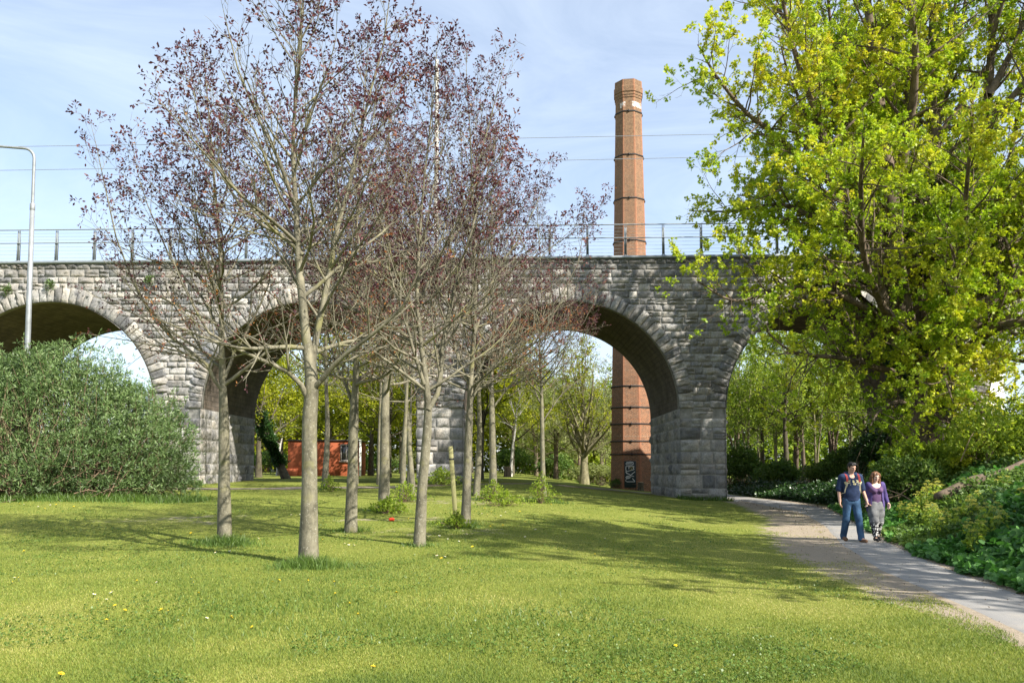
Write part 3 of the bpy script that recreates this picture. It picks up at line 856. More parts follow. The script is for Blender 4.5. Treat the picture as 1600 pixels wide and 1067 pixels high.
def leaves(pts, out, size, rng, up=.6, spread=.9, per=1, shape='quad', aspect=.55, off=.5, droop=0.0, fold=.12):
    """per leaves around each point; out = rough outward direction. returns V, polys"""
    n = len(pts); N = n * per
    p = np.repeat(pts, per, 0); o = np.repeat(out, per, 0)
    s = np.repeat(np.broadcast_to(size, (n,)), per) * rng.uniform(.7, 1.25, N)
    a = nrm(o * .8 + rng.normal(size=(N, 3)) * spread + np.array([0, 0, -droop]))
    nn = nrm(rng.normal(size=(N, 3)) * .7 + np.array([0, 0, 1.0]) * up + o * .4)
    b = nrm(np.cross(nn, a)); c = nrm(np.cross(a, b))
    base = p + a * (off * s)[:, None] * rng.uniform(.0, 1.0, (N, 1))
    s = s[:, None]
    w = aspect
    if shape == 'quad':
        T = [(0, 0, 0), (.5, -w / 2, fold), (1, 0, 0), (.5, w / 2, fold)]
        F = [[0, 1, 2, 3]]
    elif shape == 'lobed':      # palmate, five points
        T = [(0, 0, 0), (.22, -.52 * w, .05), (.42, -.28 * w, 0), (.78, -.62 * w, -.06), (.72, -.2 * w, .02), (1.05, 0, -.08), (.72, .2 * w, .02), (.78, .62 * w, -.06), (.42, .28 * w, 0), (.22, .52 * w, .05)]
        F = [[0, 1, 2, 8], [0, 8, 9], [2, 3, 4], [2, 4, 6, 8], [4, 5, 6], [6, 7, 8]]
        F = [[0, 1, 2, 4, 6, 8, 9], [2, 3, 4], [4, 5, 6], [6, 7, 8]]
    elif shape == 'round':      # kidney, cupped
        T = [(.12, 0, 0), (0, -.32 * w, .10), (.22, -.6 * w, .10), (.62, -.55 * w, .03), (.95, -.2 * w, -.06), (.95, .2 * w, -.06), (.62, .55 * w, .03), (.22, .6 * w, .10), (0, .32 * w, .10), (.5, 0, -.02)]
        F = [[9, 0, 1, 2], [9, 2, 3, 4], [9, 4, 5], [9, 5, 6, 7], [9, 7, 8, 0]]
    elif shape == 'lance':
        T = [(0, 0, 0), (.35, -w / 2, fold), (1, 0, -.08), (.35, w / 2, fold)]
        F = [[0, 1, 2, 3]]
    k = len(T)
    V = np.stack([base + a * (x * s) + b * (y * s) + c * (z_ * s) for x, y, z_ in T], 1).reshape(-1, 3)
    i = (np.arange(N) * k)[:, None]
    by = {}
    for f in F: by.setdefault(len(f), []).append(i + np.array(f)[None])
    polys = [np.concatenate(v) for v in by.values()]
    rep = [len(v) for v in by.values()]
    return V, polys, rep, N

def leaf_tint(base_per_leaf, rep):
    return np.concatenate([np.tile(base_per_leaf, r_) for r_ in rep])

def foliage(name, pts, out, size, rng, mat, parent, per=4, tint0=None, **kw):
    V, polys, rep, N = leaves(pts, out, size, rng, per=per, **kw)
    t = np.repeat(tint0 if tint0 is not None else np.full(len(pts), .5), per) + rng.normal(0, .16, N)
    me = make_mesh(name, V, polys, mat, tint=np.clip(leaf_tint(np.clip(t, 0, 1), rep), 0, 1))
    return link(name, me, parent)

def interp_line(pts, n):
    """resample a coarse polyline smoothly (Catmull-Rom)"""
    P = np.asarray(pts, float); k = len(P)
    Q = np.concatenate([[2 * P[0] - P[1]], P, [2 * P[-1] - P[-2]]])
    out = []
    for s in np.linspace(0, k - 1 - 1e-6, n):
        i = int(s); t = s - i; a, b, c, d = Q[i], Q[i + 1], Q[i + 2], Q[i + 3]
        out.append(.5 * (2 * b + (c - a) * t + (2 * a - 5 * b + 4 * c - d) * t * t + (3 * b - a - 3 * c + d) * t ** 3))
    return np.array(out)

def stem_tubes(mb, pts, rads, n, sides=14, flare=0.0, rough=.03, seed=0, cap=False):
    P = interp_line(pts, n); s = np.linspace(0, 1, len(pts)); r = np.interp(np.linspace(0, 1, n), s, rads)
    if flare: r = r * (1 + flare * np.exp(-np.linspace(0, 1, n) * n * .35))
    rr = rng_(seed)
    V, q = tubes(P[None], r[None], sides)
    V = V.reshape(n, sides, 3); C = P[:, None]
    lump = 1 + rough * rr.normal(size=(n, sides)); lump = (lump + np.roll(lump, 1, 1) + np.roll(lump, 1, 0)) / 3 * 1.0
    V = C + (V - C) * lump[..., None]
    mb.add(V.reshape(-1, 3), [q] + ([np.arange(sides)[::-1][None], (np.arange(sides) + (n - 1) * sides)[None]] if cap else []))
    return P, r

def purple_tree(label, trunk, r_base, seed, height, spread, limbs=(), leafiness=1.0, fork=.36, name='purple_leaved_tree', group='purple leaved trees on the lawn', leaf='leaf_purple', bark='bark_pale', lsize=.068, detail=1.0):
    """trunk: world points of the bole and leader; limbs: extra hand-placed limbs [(world points), radius]"""
    r = rng_(seed)
    root = thing(name, label, 'tree', trunk[0], 0, group)
    o = np.array(trunk[0], float)
    T = np.array(trunk, float) - o
    T[0, 2] -= .08
    mb = MB()
    k = len(T); rads = r_base * np.interp(np.linspace(0, 1, k), [0, fork * .8, fork, .7, 1], [1.0, .86, .80, .34, .06])
    hz = T[:, 2] / T[-1, 2]
    rads = r_base * np.interp(hz, [0, .06, fork * .9, fork, .62, 1], [1.06, .92, .84, .60, .24, .04])
    P, rr = stem_tubes(mb, T, rads, 34, 14, .22, .05, seed)
    Ps = [(P[None], rr[None])]
    # primary limbs from the leader
    n1 = int(28 * detail) + 2
    tt = np.sort(r.uniform(0, 1, n1)) ** 1.25
    zz = (fork + (0.90 - fork) * tt) * height
    cum = P[:, 2]
    st = np.stack([np.interp(zz, cum, P[:, c]) for c in range(3)], -1)
    az = np.arange(n1) * 2.4 + r.uniform(0, 6.28) + r.normal(0, .3, n1)
    th = np.interp(tt, [0, 1], [R(74), R(28)]) + r.normal(0, .13, n1)
    d = np.stack([np.cos(az) * np.sin(th), np.sin(az) * np.sin(th), np.cos(th)], -1)
    ln = np.interp(tt, [0, .35, 1], [spread * 1.35, spread * 1.28, spread * .42]) * r.uniform(.8, 1.12, n1)
    ln = np.minimum(ln, (height * 1.03 - st[:, 2]) / np.maximum(np.cos(th * .62), .3))
    lr = np.interp(zz, cum, rr) * r.uniform(.42, .62, n1)
    A, Ar = grow(st, d, ln, np.minimum(lr, .046), 11, .062, .11, r, .12)
    prim = [(A, Ar)]; NP_ = 11
    for lp, lr_ in limbs:
        q = np.array(lp, float) - o
        Pl = interp_line(q, 11) + np.cumsum(r.normal(0, .022, (11, 3)), 0)
        prim.append((Pl[None], np.linspace(lr_ * .85, lr_ * .05, 11)[None]))
    A = np.concatenate([a for a, _ in prim]); Ar = np.concatenate([b for _, b in prim])
    V, q = tubes(A, Ar, 7); mb.add(V, [q])
    # the upper leader sprouts secondaries too
    up = P[14:, :]; upr = rr[14:]
    idx = np.linspace(0, len(up) - 1, 11).astype(int)
    A2 = np.concatenate([A, up[idx][None]]); A2r = np.concatenate([Ar, upr[idx][None]])
    s2 = sprout(A2, A2r, .23 / detail, .14, 1.0, (R(28), R(52)), r, lambda t, L, n: (.28 + .36 * L * (1 - t) ** .8) * r.uniform(.6, 1.15, n), .55, .024)
    B, Br = grow(s2[0], s2[1], s2[2], s2[3], 6, .085, .09, r, .25)
    V, q = tubes(B, Br, 5); mb.add(V, [q])
    s3 = sprout(B, Br, .145 / detail, .15, 1.0, (R(25), R(55)), r, lambda t, L, n: (.16 + .34 * L * (1 - t)) * r.uniform(.6, 1.3, n), .6, .0085)
    Cc, Cr = grow(s3[0], s3[1], s3[2], np.maximum(s3[3], .0042), 4, .05, .10, r, .55)
    V, q = tubes(Cc, Cr, 3); mb.add(V, [q])
    mb.build('trunk', M[bark], root, True)
    # leaves: near the twig tips; the lower inner crown is nearly bare
    tips = np.concatenate([Cc[:, -1], Cc[:, 2], B[:, -1], A[:, -1]]); prev = np.concatenate([Cc[:, -2], Cc[:, 1], B[:, -2], A[:, -2]])
    out = nrm(tips - prev)
    zf = tips[:, 2] / height
    axis = np.stack([np.interp(tips[:, 2], cum, P[:, c]) for c in range(2)], -1)
    rad = np.linalg.norm(tips[:, :2] - axis, axis=1) / spread
    pr = np.clip(.40 + .62 * sstep(.42, .92, zf * .75 + rad * .32), 0, 1) * leafiness
    clump = sines(tips, seed + 5, 1.6, 2)
    keep = r.random(len(tips)) < pr * (1 + .6 * clump)
    tint = np.clip(.42 + .18 * sines(tips, seed + 1, 2.2, 2) + r.normal(0, .14, len(tips)) + .25 * (r.random(len(tips)) < .06) + .34 * (zf < .45), 0, 1)
    small = np.interp(zf, [.3, .65], [.55, 1.0]) * lsize
    foliage('crown', tips[keep], out[keep], small[keep], r, M[leaf], root, per=5, tint0=tint[keep], spread=.75, up=.5, droop=.25, aspect=.52, off=1.0)
    return root

GP = lambda px, py: at_ground(px, py)
def trunk_from(pxs, lean_y=0.0, top=None):
    """world points at the depth of the base for a trunk traced in the photograph"""
    b = GP(*pxs[0]); pts = [b]
    for i, (x, y) in enumerate(pxs[1:]):
        pts.append(at_depth(x, y, b[1] + lean_y * (i + 1)))
    return [tuple(p) for p in pts], b[1]
def limb_from(pxs, Y, dy):
    return [tuple(at_depth(x, y, Y + dy * i)) for i, (x, y) in enumerate(pxs)]
PXM = lambda Y: Y / FPX

# the nearest tree
t1, Y1 = trunk_from([(482, 882), (483, 760), (484, 660), (487, 598), (478, 520), (468, 420), (462, 320), (458, 220), (466, 110), (474, 0), (480, -80), (484, -150)])
L1 = [(limb_from([(484, 620), (455, 585), (405, 565), (330, 520), (290, 440), (262, 350)], Y1, -.15), .055),
      (limb_from([(486, 605), (520, 560), (575, 520), (635, 470), (660, 410), (672, 330)], Y1, -.2), .055),
      (limb_from([(488, 580), (498, 500), (515, 400), (540, 290), (566, 170), (600, 40), (612, -40)], Y1, .1), .07),
      (limb_from([(470, 400), (440, 370), (380, 330), (330, 250), (300, 150), (280, 90)], Y1, .1), .045),
      (limb_from([(462, 330), (430, 270), (390, 190), (350, 90), (330, 0)], Y1, -.25), .045)]
purple_tree('largest purple-leaved tree with the thickest pale trunk, nearest the camera', t1, .126, 101, t1[-1][2] - t1[0][2], 2.35, L1, 1.0, .30)
t2, Y2 = trunk_from([(351, 848), (350, 740), (350, 660), (348, 600), (346, 520), (345, 420), (338, 320), (330, 220), (322, 130), (318, 70)])
L2 = [(limb_from([(349, 610), (330, 580), (290, 545), (240, 500), (190, 400), (160, 270), (140, 190)], Y2, -.1), .05),
      (limb_from([(350, 590), (372, 540), (405, 480), (430, 400), (440, 300)], Y2, .15), .045),
      (limb_from([(346, 520), (320, 470), (270, 400), (225, 300), (205, 200)], Y2, .2), .04)]
purple_tree('purple-leaved tree with a slim straight trunk in the long grass right of the big bush', t2, .112, 202, t2[-1][2] - t2[0][2], 2.3, L2, 1.0, .30)
t3, Y3 = trunk_from([(655, 853), (660, 760), (667, 680), (668, 620), (661, 560), (652, 470), (655, 380), (662, 290), (672, 200), (680, 110), (685, 45)])
L3 = [(limb_from([(667, 640), (685, 590), (690, 520), (712, 430), (742, 330), (768, 240), (780, 180)], Y3, .1), .065),
      (limb_from([(664, 600), (640, 540), (612, 450), (590, 350), (570, 240)], Y3, -.2), .045),
      (limb_from([(655, 470), (690, 400), (735, 300), (770, 180), (795, 72)], Y3, .15), .04)]
purple_tree('leaning purple-leaved tree whose trunk splits into a low fork, left of the leaning wooden stake', t3, .095, 303, t3[-1][2] - t3[0][2], 2.3, L3, 1.0, .29)
t4, Y4 = trunk_from([(548, 831), (551, 730), (553, 650), (556, 590), (558, 500), (556, 400), (560, 300), (566, 200), (572, 110), (576, 40)])
purple_tree('purple-leaved tree with a dark mottled trunk between the nearest tree and the thick straight trunk', t4, .115, 404, t4[-1][2] - t4[0][2], 2.5, [(limb_from([(553, 640), (540, 600), (520, 540), (505, 450), (498, 340)], Y4, .2), .05)], .95, .28)
t5, Y5 = trunk_from([(600, 800), (601, 720), (602, 640), (604, 560), (602, 470), (606, 380), (604, 290), (608, 210), (606, 140)])
purple_tree('straight thick-trunked purple-leaved tree with the red litter lying at its foot', t5, .148, 505, t5[-1][2] - t5[0][2], 2.7, [], .95, .27)
t6, Y6 = trunk_from([(727, 823), (730, 740), (733, 660), (736, 590), (742, 500), (742, 400), (738, 310), (735, 220), (730, 140), (728, 75)])
L6 = [(limb_from([(733, 640), (752, 600), (790, 560), (850, 500), (905, 410), (918, 310)], Y6, -.1), .05),
      (limb_from([(735, 610), (715, 560), (700, 480), (690, 400), (684, 300)], Y6, .2), .05),
      (limb_from([(741, 520), (770, 440), (820, 360), (868, 250)], Y6, .1), .045)]
purple_tree('purple-leaved tree standing immediately right of the leaning wooden stake', t6, .10, 606, t6[-1][2] - t6[0][2], 2.6, L6, 1.0, .27)
t7, Y7 = trunk_from([(771, 779), (770, 720), (769, 660), (768, 590), (771, 510), (770, 430), (768, 350), (772, 270), (770, 200)])
purple_tree('purple-leaved tree with pale straight trunk and leafy weeds at its foot, beyond the stake', t7, .13, 707, t7[-1][2] - t7[0][2], 2.7, [(limb_from([(769, 640), (800, 600), (850, 560), (905, 520), (950, 440)], Y7, -.2), .05)], 1.0, .27)
t8, Y8 = trunk_from([(850, 783), (848, 720), (847, 660), (846, 600), (843, 540), (846, 470), (844, 400), (840, 330), (846, 270)])
L8 = [(limb_from([(847, 660), (870, 620), (905, 590), (945, 560)], Y8, .2), .035), (limb_from([(843, 560), (870, 520), (910, 470), (945, 420)], Y8, -.2), .035)]
purple_tree('slender purple-leaved tree standing alone before the open arch, rightmost of the purple trees', t8, .085, 808, t8[-1][2] - t8[0][2], 2.3, L8, .9, .28)
# trees deeper in the clump: slimmer, built once and copied
def plain_trunk(px, py, top, lean=0):
    b = GP(px, py); zt = at_depth(px, top, b[1])[2]; r = rng_(int(px))
    return [tuple(b + np.array([lean * t_ + r.normal(0, .05) * (t_ > 0), r.normal(0, .05) * (t_ > 0), (zt - b[2]) * t_])) for t_ in np.linspace(0, 1, 8)]
t9 = plain_trunk(507, 763, 190)
p9 = purple_tree('purple-leaved tree whose trunk stands in front of the orange block, right behind the nearest tree', t9, .13, 909, t9[-1][2] - t9[0][2], 2.8, [], .95, .26, detail=.9)
t12 = plain_trunk(646, 778, 210, -1.0)
p12 = purple_tree('purple-leaved tree bending left against the edge of the middle stone pier', t12, .10, 912, t12[-1][2] - t12[0][2], 2.5, [], .95, .26, detail=.9)
for (src, spx, px_, py_, sc_, rz, lab) in (
        (p12, t12, 628, 782, (.95, .95, .96), 2.1, 'thin leaning purple-leaved tree just left of the tree bending at the middle pier'),
        (p9, t9, 556, 757, (.9, .9, .94), 1.3, 'purple-leaved tree half hidden behind the dark mottled trunk by the orange block'),
        (p9, t9, 592, 757, (.85, .85, .98), 3.9, 'purple-leaved tree half hidden behind the thick straight trunk with the red litter'),
        (p12, t12, 638, 768, (.8, .8, .9), 4.4, 'thinnest purple-leaved tree, between the two leaning trunks at the middle pier'),
        (p9, t9, 744, 775, (.9, .9, .9), 5.2, 'purple-leaved tree right beside the right edge of the middle stone pier')):
    b = GP(px_, py_)
    copy_thing(src, lab, b, rz, sc_)

# ------------------------------------------------------------------ the big sycamore on the bank
def sycamore(label, name='sycamore_tree', seed=77):
    r = rng_(seed)
    Y0 = 31.0
    b = GP(1449, 742); b = np.array([at_depth(1449, 742, Y0)[0], Y0, 0]); b[2] = float(hgt(b[0], b[1]))
    root = thing(name, label, 'tree', b)
    def W(pts, dy=0.0): return [at_depth(x, y, Y0 + dy * i) - b for i, (x, y) in enumerate(pts)]
    mb = MB()
    base = [np.array([0, 0, -.25])]
    stems = [
        (base + W([(1447, 700), (1446, 650), (1440, 600), (1418, 530), (1402, 430), (1392, 320), (1378, 200), (1362, 70), (1350, -60), (1345, -170)], -.05), [.98, .86, .80, .74, .62, .55, .46, .36, .26, .15, .06]),
        (W([(1448, 670), (1458, 600), (1478, 545), (1500, 470), (1512, 380), (1530, 270), (1545, 140), (1552, 0), (1556, -110)], .12), [.72, .66, .58, .46, .38, .30, .23, .15, .06]),
        (W([(1444, 640), (1438, 540), (1448, 430), (1456, 310), (1460, 190), (1458, 60), (1462, -80), (1464, -190)], .5), [.62, .55, .46, .40, .33, .25, .16, .05]),
        (W([(1476, 550), (1520, 500), (1570, 450), (1630, 370), (1690, 260), (1730, 120), (1760, -10)], -.35), [.5, .36, .30, .24, .19, .13, .05]),
        (W([(1456, 620), (1500, 560), (1550, 515), (1610, 500), (1690, 470), (1760, 400)], -.9), [.42, .30, .24, .2, .14, .06]),
        (W([(1425, 560), (1395, 520), (1370, 440), (1330, 330), (1290, 220), (1250, 110), (1225, 10), (1210, -70)], -.45), [.42, .34, .28, .23, .18, .13, .09, .04]),
        (W([(1402, 430), (1370, 330), (1320, 200), (1270, 90), (1210, 10), (1160, -30)], .5), [.3, .24, .19, .14, .09, .04]),
        (W([(1398, 400), (1340, 330), (1280, 270), (1210, 210), (1165, 175), (1120, 120), (1090, 70)], -.6), [.28, .22, .17, .13, .10, .07, .03]),
        (W([(1404, 440), (1350, 390), (1290, 350), (1220, 320), (1150, 330), (1080, 330)], .35), [.24, .18, .14, .11, .07, .03]),
        (W([(1415, 520), (1350, 480), (1290, 455), (1220, 450), (1150, 470), (1090, 440)], -.5), [.22, .17, .13, .10, .07, .03]),
        (W([(1425, 585), (1370, 575), (1320, 560), (1270, 555), (1230, 545), (1190, 510)], -.7), [.2, .15, .12, .09, .06, .03]),
        (W([(1440, 620), (1480, 610), (1530, 640), (1570, 690), (1610, 720)], -1.2), [.2, .15, .11, .08, .04]),
        (W([(1500, 470), (1540, 400), (1600, 330), (1650, 220), (1690, 100)], 1.2), [.3, .24, .17, .11, .04]),
        (W([(1392, 330), (1420, 200), (1430, 80), (1410, -60), (1390, -180)], -1.3), [.3, .22, .16, .1, .04]),
        (W([(1420, 540), (1380, 480), (1350, 400), (1345, 300), (1350, 200)], -1.9), [.26, .2, .15, .1, .04]),
        (W([(1460, 560), (1480, 480), (1500, 400), (1510, 300), (1520, 180)], -1.9), [.26, .2, .15, .1, .04]),
        (W([(1450, 500), (1440, 400), (1420, 300), (1400, 200)], 2.2), [.3, .22, .14, .05]),
        (W([(1480, 520), (1530, 440), (1580, 350), (1620, 260)], 2.4), [.3, .22, .14, .05]),
        (W([(1442, 640), (1410, 628), (1390, 632), (1372, 645), (1360, 665)], -.8), [.15, .12, .09, .06, .03]),
        (W([(1452, 650), (1480, 655), (1510, 680), (1550, 700)], -1.3), [.14, .11, .08, .03]),
        (W([(1436, 590), (1440, 560), (1470, 580), (1490, 630)], -1.5), [.15, .12, .08, .03]),
        (W([(1545, 150), (1590, 60), (1620, -40), (1640, -130)], .3), [.2, .14, .09, .03]),
        (W([(1540, 200), (1600, 130), (1660, 60), (1720, -20)], -.7), [.2, .14, .09, .03]),
        (W([(1550, 60), (1575, -30), (1590, -120)], -1.0), [.13, .09, .03]),
        (W([(1490, 500), (1530, 530), (1580, 560), (1640, 570)], -.9), [.2, .15, .10, .04]),
    ]
    A = []; Ar = []
    for i, (pts, rad) in enumerate(stems):
        P, rr = stem_tubes(mb, pts, np.array(rad) * (.64 if i == 0 else .72), 30, 14 if i < 3 else 9, .35 if i == 0 else 0, .10, seed + i)
        idx = np.linspace(6 if i < 3 else 4, 29, 12).astype(int)
        A.append(P[idx]); Ar.append(rr[idx])
    A = np.array(A); Ar = np.array(Ar)
    s1 = sprout(A, Ar, .52, .12, 1.0, (R(35), R(72)), r, lambda t, L, n: (1.0 + 3.3 * (1 - t) ** .6) * r.uniform(.6, 1.2, n), .42, .10)
    B, Br = grow(s1[0], s1[1], s1[2], s1[3], 8, .05, .12, r, .15)
    V, q = tubes(B, Br, 6); mb.add(V, [q])
    X2 = np.concatenate([A[:, np.linspace(0, 11, 8).astype(int)], B]); X2r = np.concatenate([Ar[:, np.linspace(0, 11, 8).astype(int)], Br])
    s2 = sprout(X2, X2r, .30, .2, 1.0, (R(30), R(65)), r, lambda t, L, n: (.45 + .30 * L * (1 - t)).clip(0, 1.8) * r.uniform(.6, 1.2, n), .5, .03)
    C_, Cr = grow(s2[0], s2[1], s2[2], s2[3], 6, .06, .13, r, .2)
    V, q = tubes(C_, Cr, 4); mb.add(V, [q])
    s3 = sprout(C_, Cr, .20, .2, 1.0, (R(25), R(60)), r, lambda t, L, n: (.18 + .25 * L * (1 - t)) * r.uniform(.6, 1.3, n), .55, .010)
    D, Dr = grow(s3[0], s3[1], s3[2], np.maximum(s3[3], .006), 4, .05, .12, r, .5)
    V, q = tubes(D, Dr, 3); mb.add(V, [q])
    mb.build('trunk', M['bark_brown'], root, True)
    tips = np.concatenate([D[:, -1], D[:, 2], C_[:, -1], B[:, -1]]); out = nrm(np.concatenate([D[:, -1] - D[:, -2], D[:, 2] - D[:, 1], C_[:, -1] - C_[:, -2], B[:, -1] - B[:, -2]]))
    dens = .80 + .80 * sines(tips, seed + 3, .85, 2) + .25 * sines(tips, seed + 4, 2.2, 2)
    dens = dens * (1 - .62 * sstep(-1.0, -5.0, tips[:, 0]) * sstep(9.3, 6.8, tips[:, 2]))
    keep = r.random(len(tips)) < np.clip(dens, .06, 1)
    tips = tips[keep]; out = out[keep]
    tint = np.clip(.56 + .28 * sines(tips, seed + 9, .55, 2) + r.normal(0, .13, len(tips)), 0, 1)
    foliage('crown', tips, out, .088, r, M['leaf_syc'], root, per=14, tint0=tint, spread=.9, up=.85, droop=.18, shape='lobed', aspect=1.0, off=1.3)
    # ivy climbing the boles
    iv = []; io = []
    for P_, rr_, k_ in ((A[0], Ar[0], 2600), (A[1], Ar[1], 1300), (A[2], Ar[2], 1500)):
        t_ = r.uniform(0, 5.5, k_) if P_ is A[0] else r.uniform(0, 3.5, k_); i0 = t_.astype(int); f_ = (t_ - i0)[:, None]
        c_ = P_[i0] * (1 - f_) + P_[i0 + 1] * f_; ra = rr_[i0] + .04 + r.gamma(1.2, .05, k_); az = r.uniform(0, 6.28, k_)
        d_ = np.stack([np.cos(az), np.sin(az), 0 * az], -1); q_ = c_ + d_ * ra[:, None]; ok = sines(q_, seed + 21, .8, 2) > .05; iv.append(q_[ok]); io.append(d_[ok])
    foliage('ivy', np.concatenate(iv), np.concatenate(io) + [0, 0, -.3], .12, r, M['leaf_ivy'], root, per=4, spread=.6, up=.3, shape='lobed', aspect=.9)
    return root, b, len(tips)
syc, sycb, ntips = sycamore('huge yellow-green sycamore with several thick trunks rising from the bank behind the couple')
print('sycamore tips', ntips)

# ------------------------------------------------------------------ other trees, shrubs
def gen_tree(label, name, base, height, spread, seed, leaf, bark, r_base, fork=.3, n1=16, th=(58, 28), up=.07, size=.14, per=5, sp2=.55, sp3=.35,
             dens=.85, shape='quad', aspect=.6, group=None, lean=.3, stems=1, tbase=.5, crown_lo=0.0, droop=.2, wob=.10, tp=1.0):
    r = rng_(seed)
    root = thing(name, label, 'tree', base, 0, group)
    mb = MB(); A = []; Ar = []
    for s_ in range(stems):
        k = 8; t = np.linspace(0, 1, k)
        hh = height * (1 if s_ == 0 else r.uniform(.7, .95))
        dx, dy = r.normal(0, lean, 2) * (1 if stems == 1 else 2.2)
        T = np.stack([dx * t ** 1.3 + np.cumsum(r.normal(0, wob, k)) * t, dy * t ** 1.3 + np.cumsum(r.normal(0, wob, k)) * t, hh * t], -1)
        T[0] = (r.normal(0, .15) * (s_ > 0), r.normal(0, .15) * (s_ > 0), -.15)
        rb = r_base * (1 if s_ == 0 else .75)
        rads = rb * np.interp(t, [0, .1, fork, .65, 1], [1.1, .92, .74, .36, .06])
        P, rr = stem_tubes(mb, T, rads, 22, 10, .25, .08, seed + s_)
        m = max(4, n1 // stems); tt = np.sort(r.uniform(0, 1, m)) ** tp; zz = (fork + (.92 - fork) * tt) * hh
        st = np.stack([np.interp(zz, P[:, 2], P[:, c]) for c in range(3)], -1)
        az = np.arange(m) * 2.4 + r.uniform(0, 6.28) + r.normal(0, .35, m)
        h_ = np.radians(np.interp(tt, [0, 1], th)) + r.normal(0, .12, m)
        d = np.stack([np.cos(az) * np.sin(h_), np.sin(az) * np.sin(h_), np.cos(h_)], -1)
        ln = np.interp(tt, [0, .4, 1], [spread * 1.15, spread * 1.2, spread * .5]) * r.uniform(.75, 1.15, m)
        B, Br = grow(st, d, ln, np.minimum(np.interp(zz, P[:, 2], rr) * r.uniform(.4, .6, m), .13), 9, up, .10, r, .12)
        V, q = tubes(B, Br, 6); mb.add(V, [q]); A.append(B); Ar.append(Br)
        idx = np.linspace(int(22 * fork), 21, 9).astype(int); A.append(P[idx][None]); Ar.append(rr[idx][None])
    A = np.concatenate(A); Ar = np.concatenate(Ar)
    s2 = sprout(A, Ar, sp2, .15, 1, (R(30), R(62)), r, lambda t, L, n: (.35 + .36 * L * (1 - t)) * r.uniform(.6, 1.2, n), .5, .035)
    B, Br = grow(s2[0], s2[1], s2[2], s2[3], 6, up * .7, .12, r, .2)
    V, q = tubes(B, Br, 4); mb.add(V, [q])
    s3 = sprout(B, Br, sp3, .15, 1, (R(28), R(62)), r, lambda t, L, n: (.2 + .32 * L * (1 - t)) * r.uniform(.6, 1.3, n), .55, .012)
    D, Dr = grow(s3[0], s3[1], s3[2], np.maximum(s3[3], .006), 4, up * .5, .12, r, .5)
    V, q = tubes(D, Dr, 3); mb.add(V, [q])
    mb.build('trunk', M[bark], root, True)
    tips = np.concatenate([D[:, -1], D[:, 2], D[:, 1], B[:, -1], B[:, 3]]); out = nrm(np.concatenate([D[:, -1] - D[:, -2], D[:, 2] - D[:, 1], D[:, 1] - D[:, 0], B[:, -1] - B[:, -2], B[:, 3] - B[:, 2]]))
    keep = (r.random(len(tips)) < np.clip(dens + .35 * sines(tips, seed + 3, 1.1, 2), .05, 1)) & (tips[:, 2] > crown_lo)
    tips = tips[keep]; out = out[keep]
    tint = np.clip(.5 + .25 * sines(tips, seed + 9, .8, 2) + r.normal(0, .12, len(tips)), 0, 1)
    foliage('crown', tips, out, size, r, M[leaf], root, per=per, tint0=tint, spread=.9, up=.8, droop=droop, shape=shape, aspect=aspect, off=1.4)
    return root

def G(px, Y):
    """ground point seen in column px at distance Y"""
    X = (px - 800) / FPX * Y
    return np.array([X, Y, float(hgt(X, Y))])

GB = 'trees in the park beyond the viaduct'
# broad yellow-green maples, seen through the second arch
maple = gen_tree('broad yellow-green maple behind the orange block, its low crown hanging over the roof', 'maple_tree', G(515, 86), 15, 6.0, 1201, 'leaf_maple', 'bark_dark', .26, .20, 20, (72, 30), .045, .24, 5, .42, .30, .9, 'quad', .7, GB, crown_lo=2.2)
maple2 = gen_tree('yellow-green maple with a dark forked trunk just right of the middle stone pier', 'maple_tree', G(750, 58), 13, 5.6, 1202, 'leaf_maple', 'bark_dark', .24, .22, 20, (70, 28), .05, .20, 5, .42, .30, .85, 'quad', .7, GB, crown_lo=1.9)
for (src, px_, Y_, s_, rz, lab) in (
        (maple, 580, 78, .92, 1.0, 'yellow-green maple with a dark trunk just right of the white post'),
        (maple2, 440, 84, .95, 2.2, 'yellow-green maple behind the pink house end, seen low through the second arch'),
        (maple2, 628, 92, 1.05, 4.0, 'yellow-green maple deep in the park between the two leaning trunks and the middle pier'),
        (maple, 405, 66, .85, 5.0, 'yellow-green maple closest to the left pier of the second arch, beside the ivy-clad trunk'),
        (maple, 690, 72, .95, 3.1, 'yellow-green maple hidden behind the middle stone pier'),
        (maple2, 800, 82, .95, .6, 'yellow-green maple behind the sawn stump on the lawn beyond the viaduct'),
        (maple2, 607, 67, .95, 1.7, 'yellow-green maple just right of the orange block, casting shade on its front'),
        (maple, 735, 98, 1.1, 2.8, 'yellow-green maple farthest back behind the dark forked trunk')):
    copy_thing(src, lab, G(px_, Y_), rz, (s_, s_, s_))
birch = gen_tree('slim white birch leaning right beside the sawn stump', 'birch_tree', G(798, 72), 9.5, 2.6, 1210, 'leaf_maple', 'bark_birch', .13, .38, 14, (55, 30), .06, .15, 4, .5, .32, .6, 'quad', .6, GB, lean=.9)
vase = gen_tree('vase-shaped maple on the lawn left of the brick chimney with a bundle of upright limbs', 'vase_maple_tree', GP(913, 756), 11.5, 5.4, 1220, 'leaf_maple', 'bark_green', .36, .19, 34, (44, 14), .05, .16, 5, .55, .36, .55, 'quad', .7, GB, lean=.15, wob=.05, crown_lo=4.4, tp=2.6)
willow = gen_tree('pale grey-green willow behind the lawn left of the vase-shaped maple', 'willow_tree', G(868, 84), 13, 5.0, 1230, 'leaf_willow', 'bark_brown', .22, .18, 22, (70, 30), .03, .20, 5, .38, .28, .9, 'quad', .35, GB, stems=2, droop=.5)
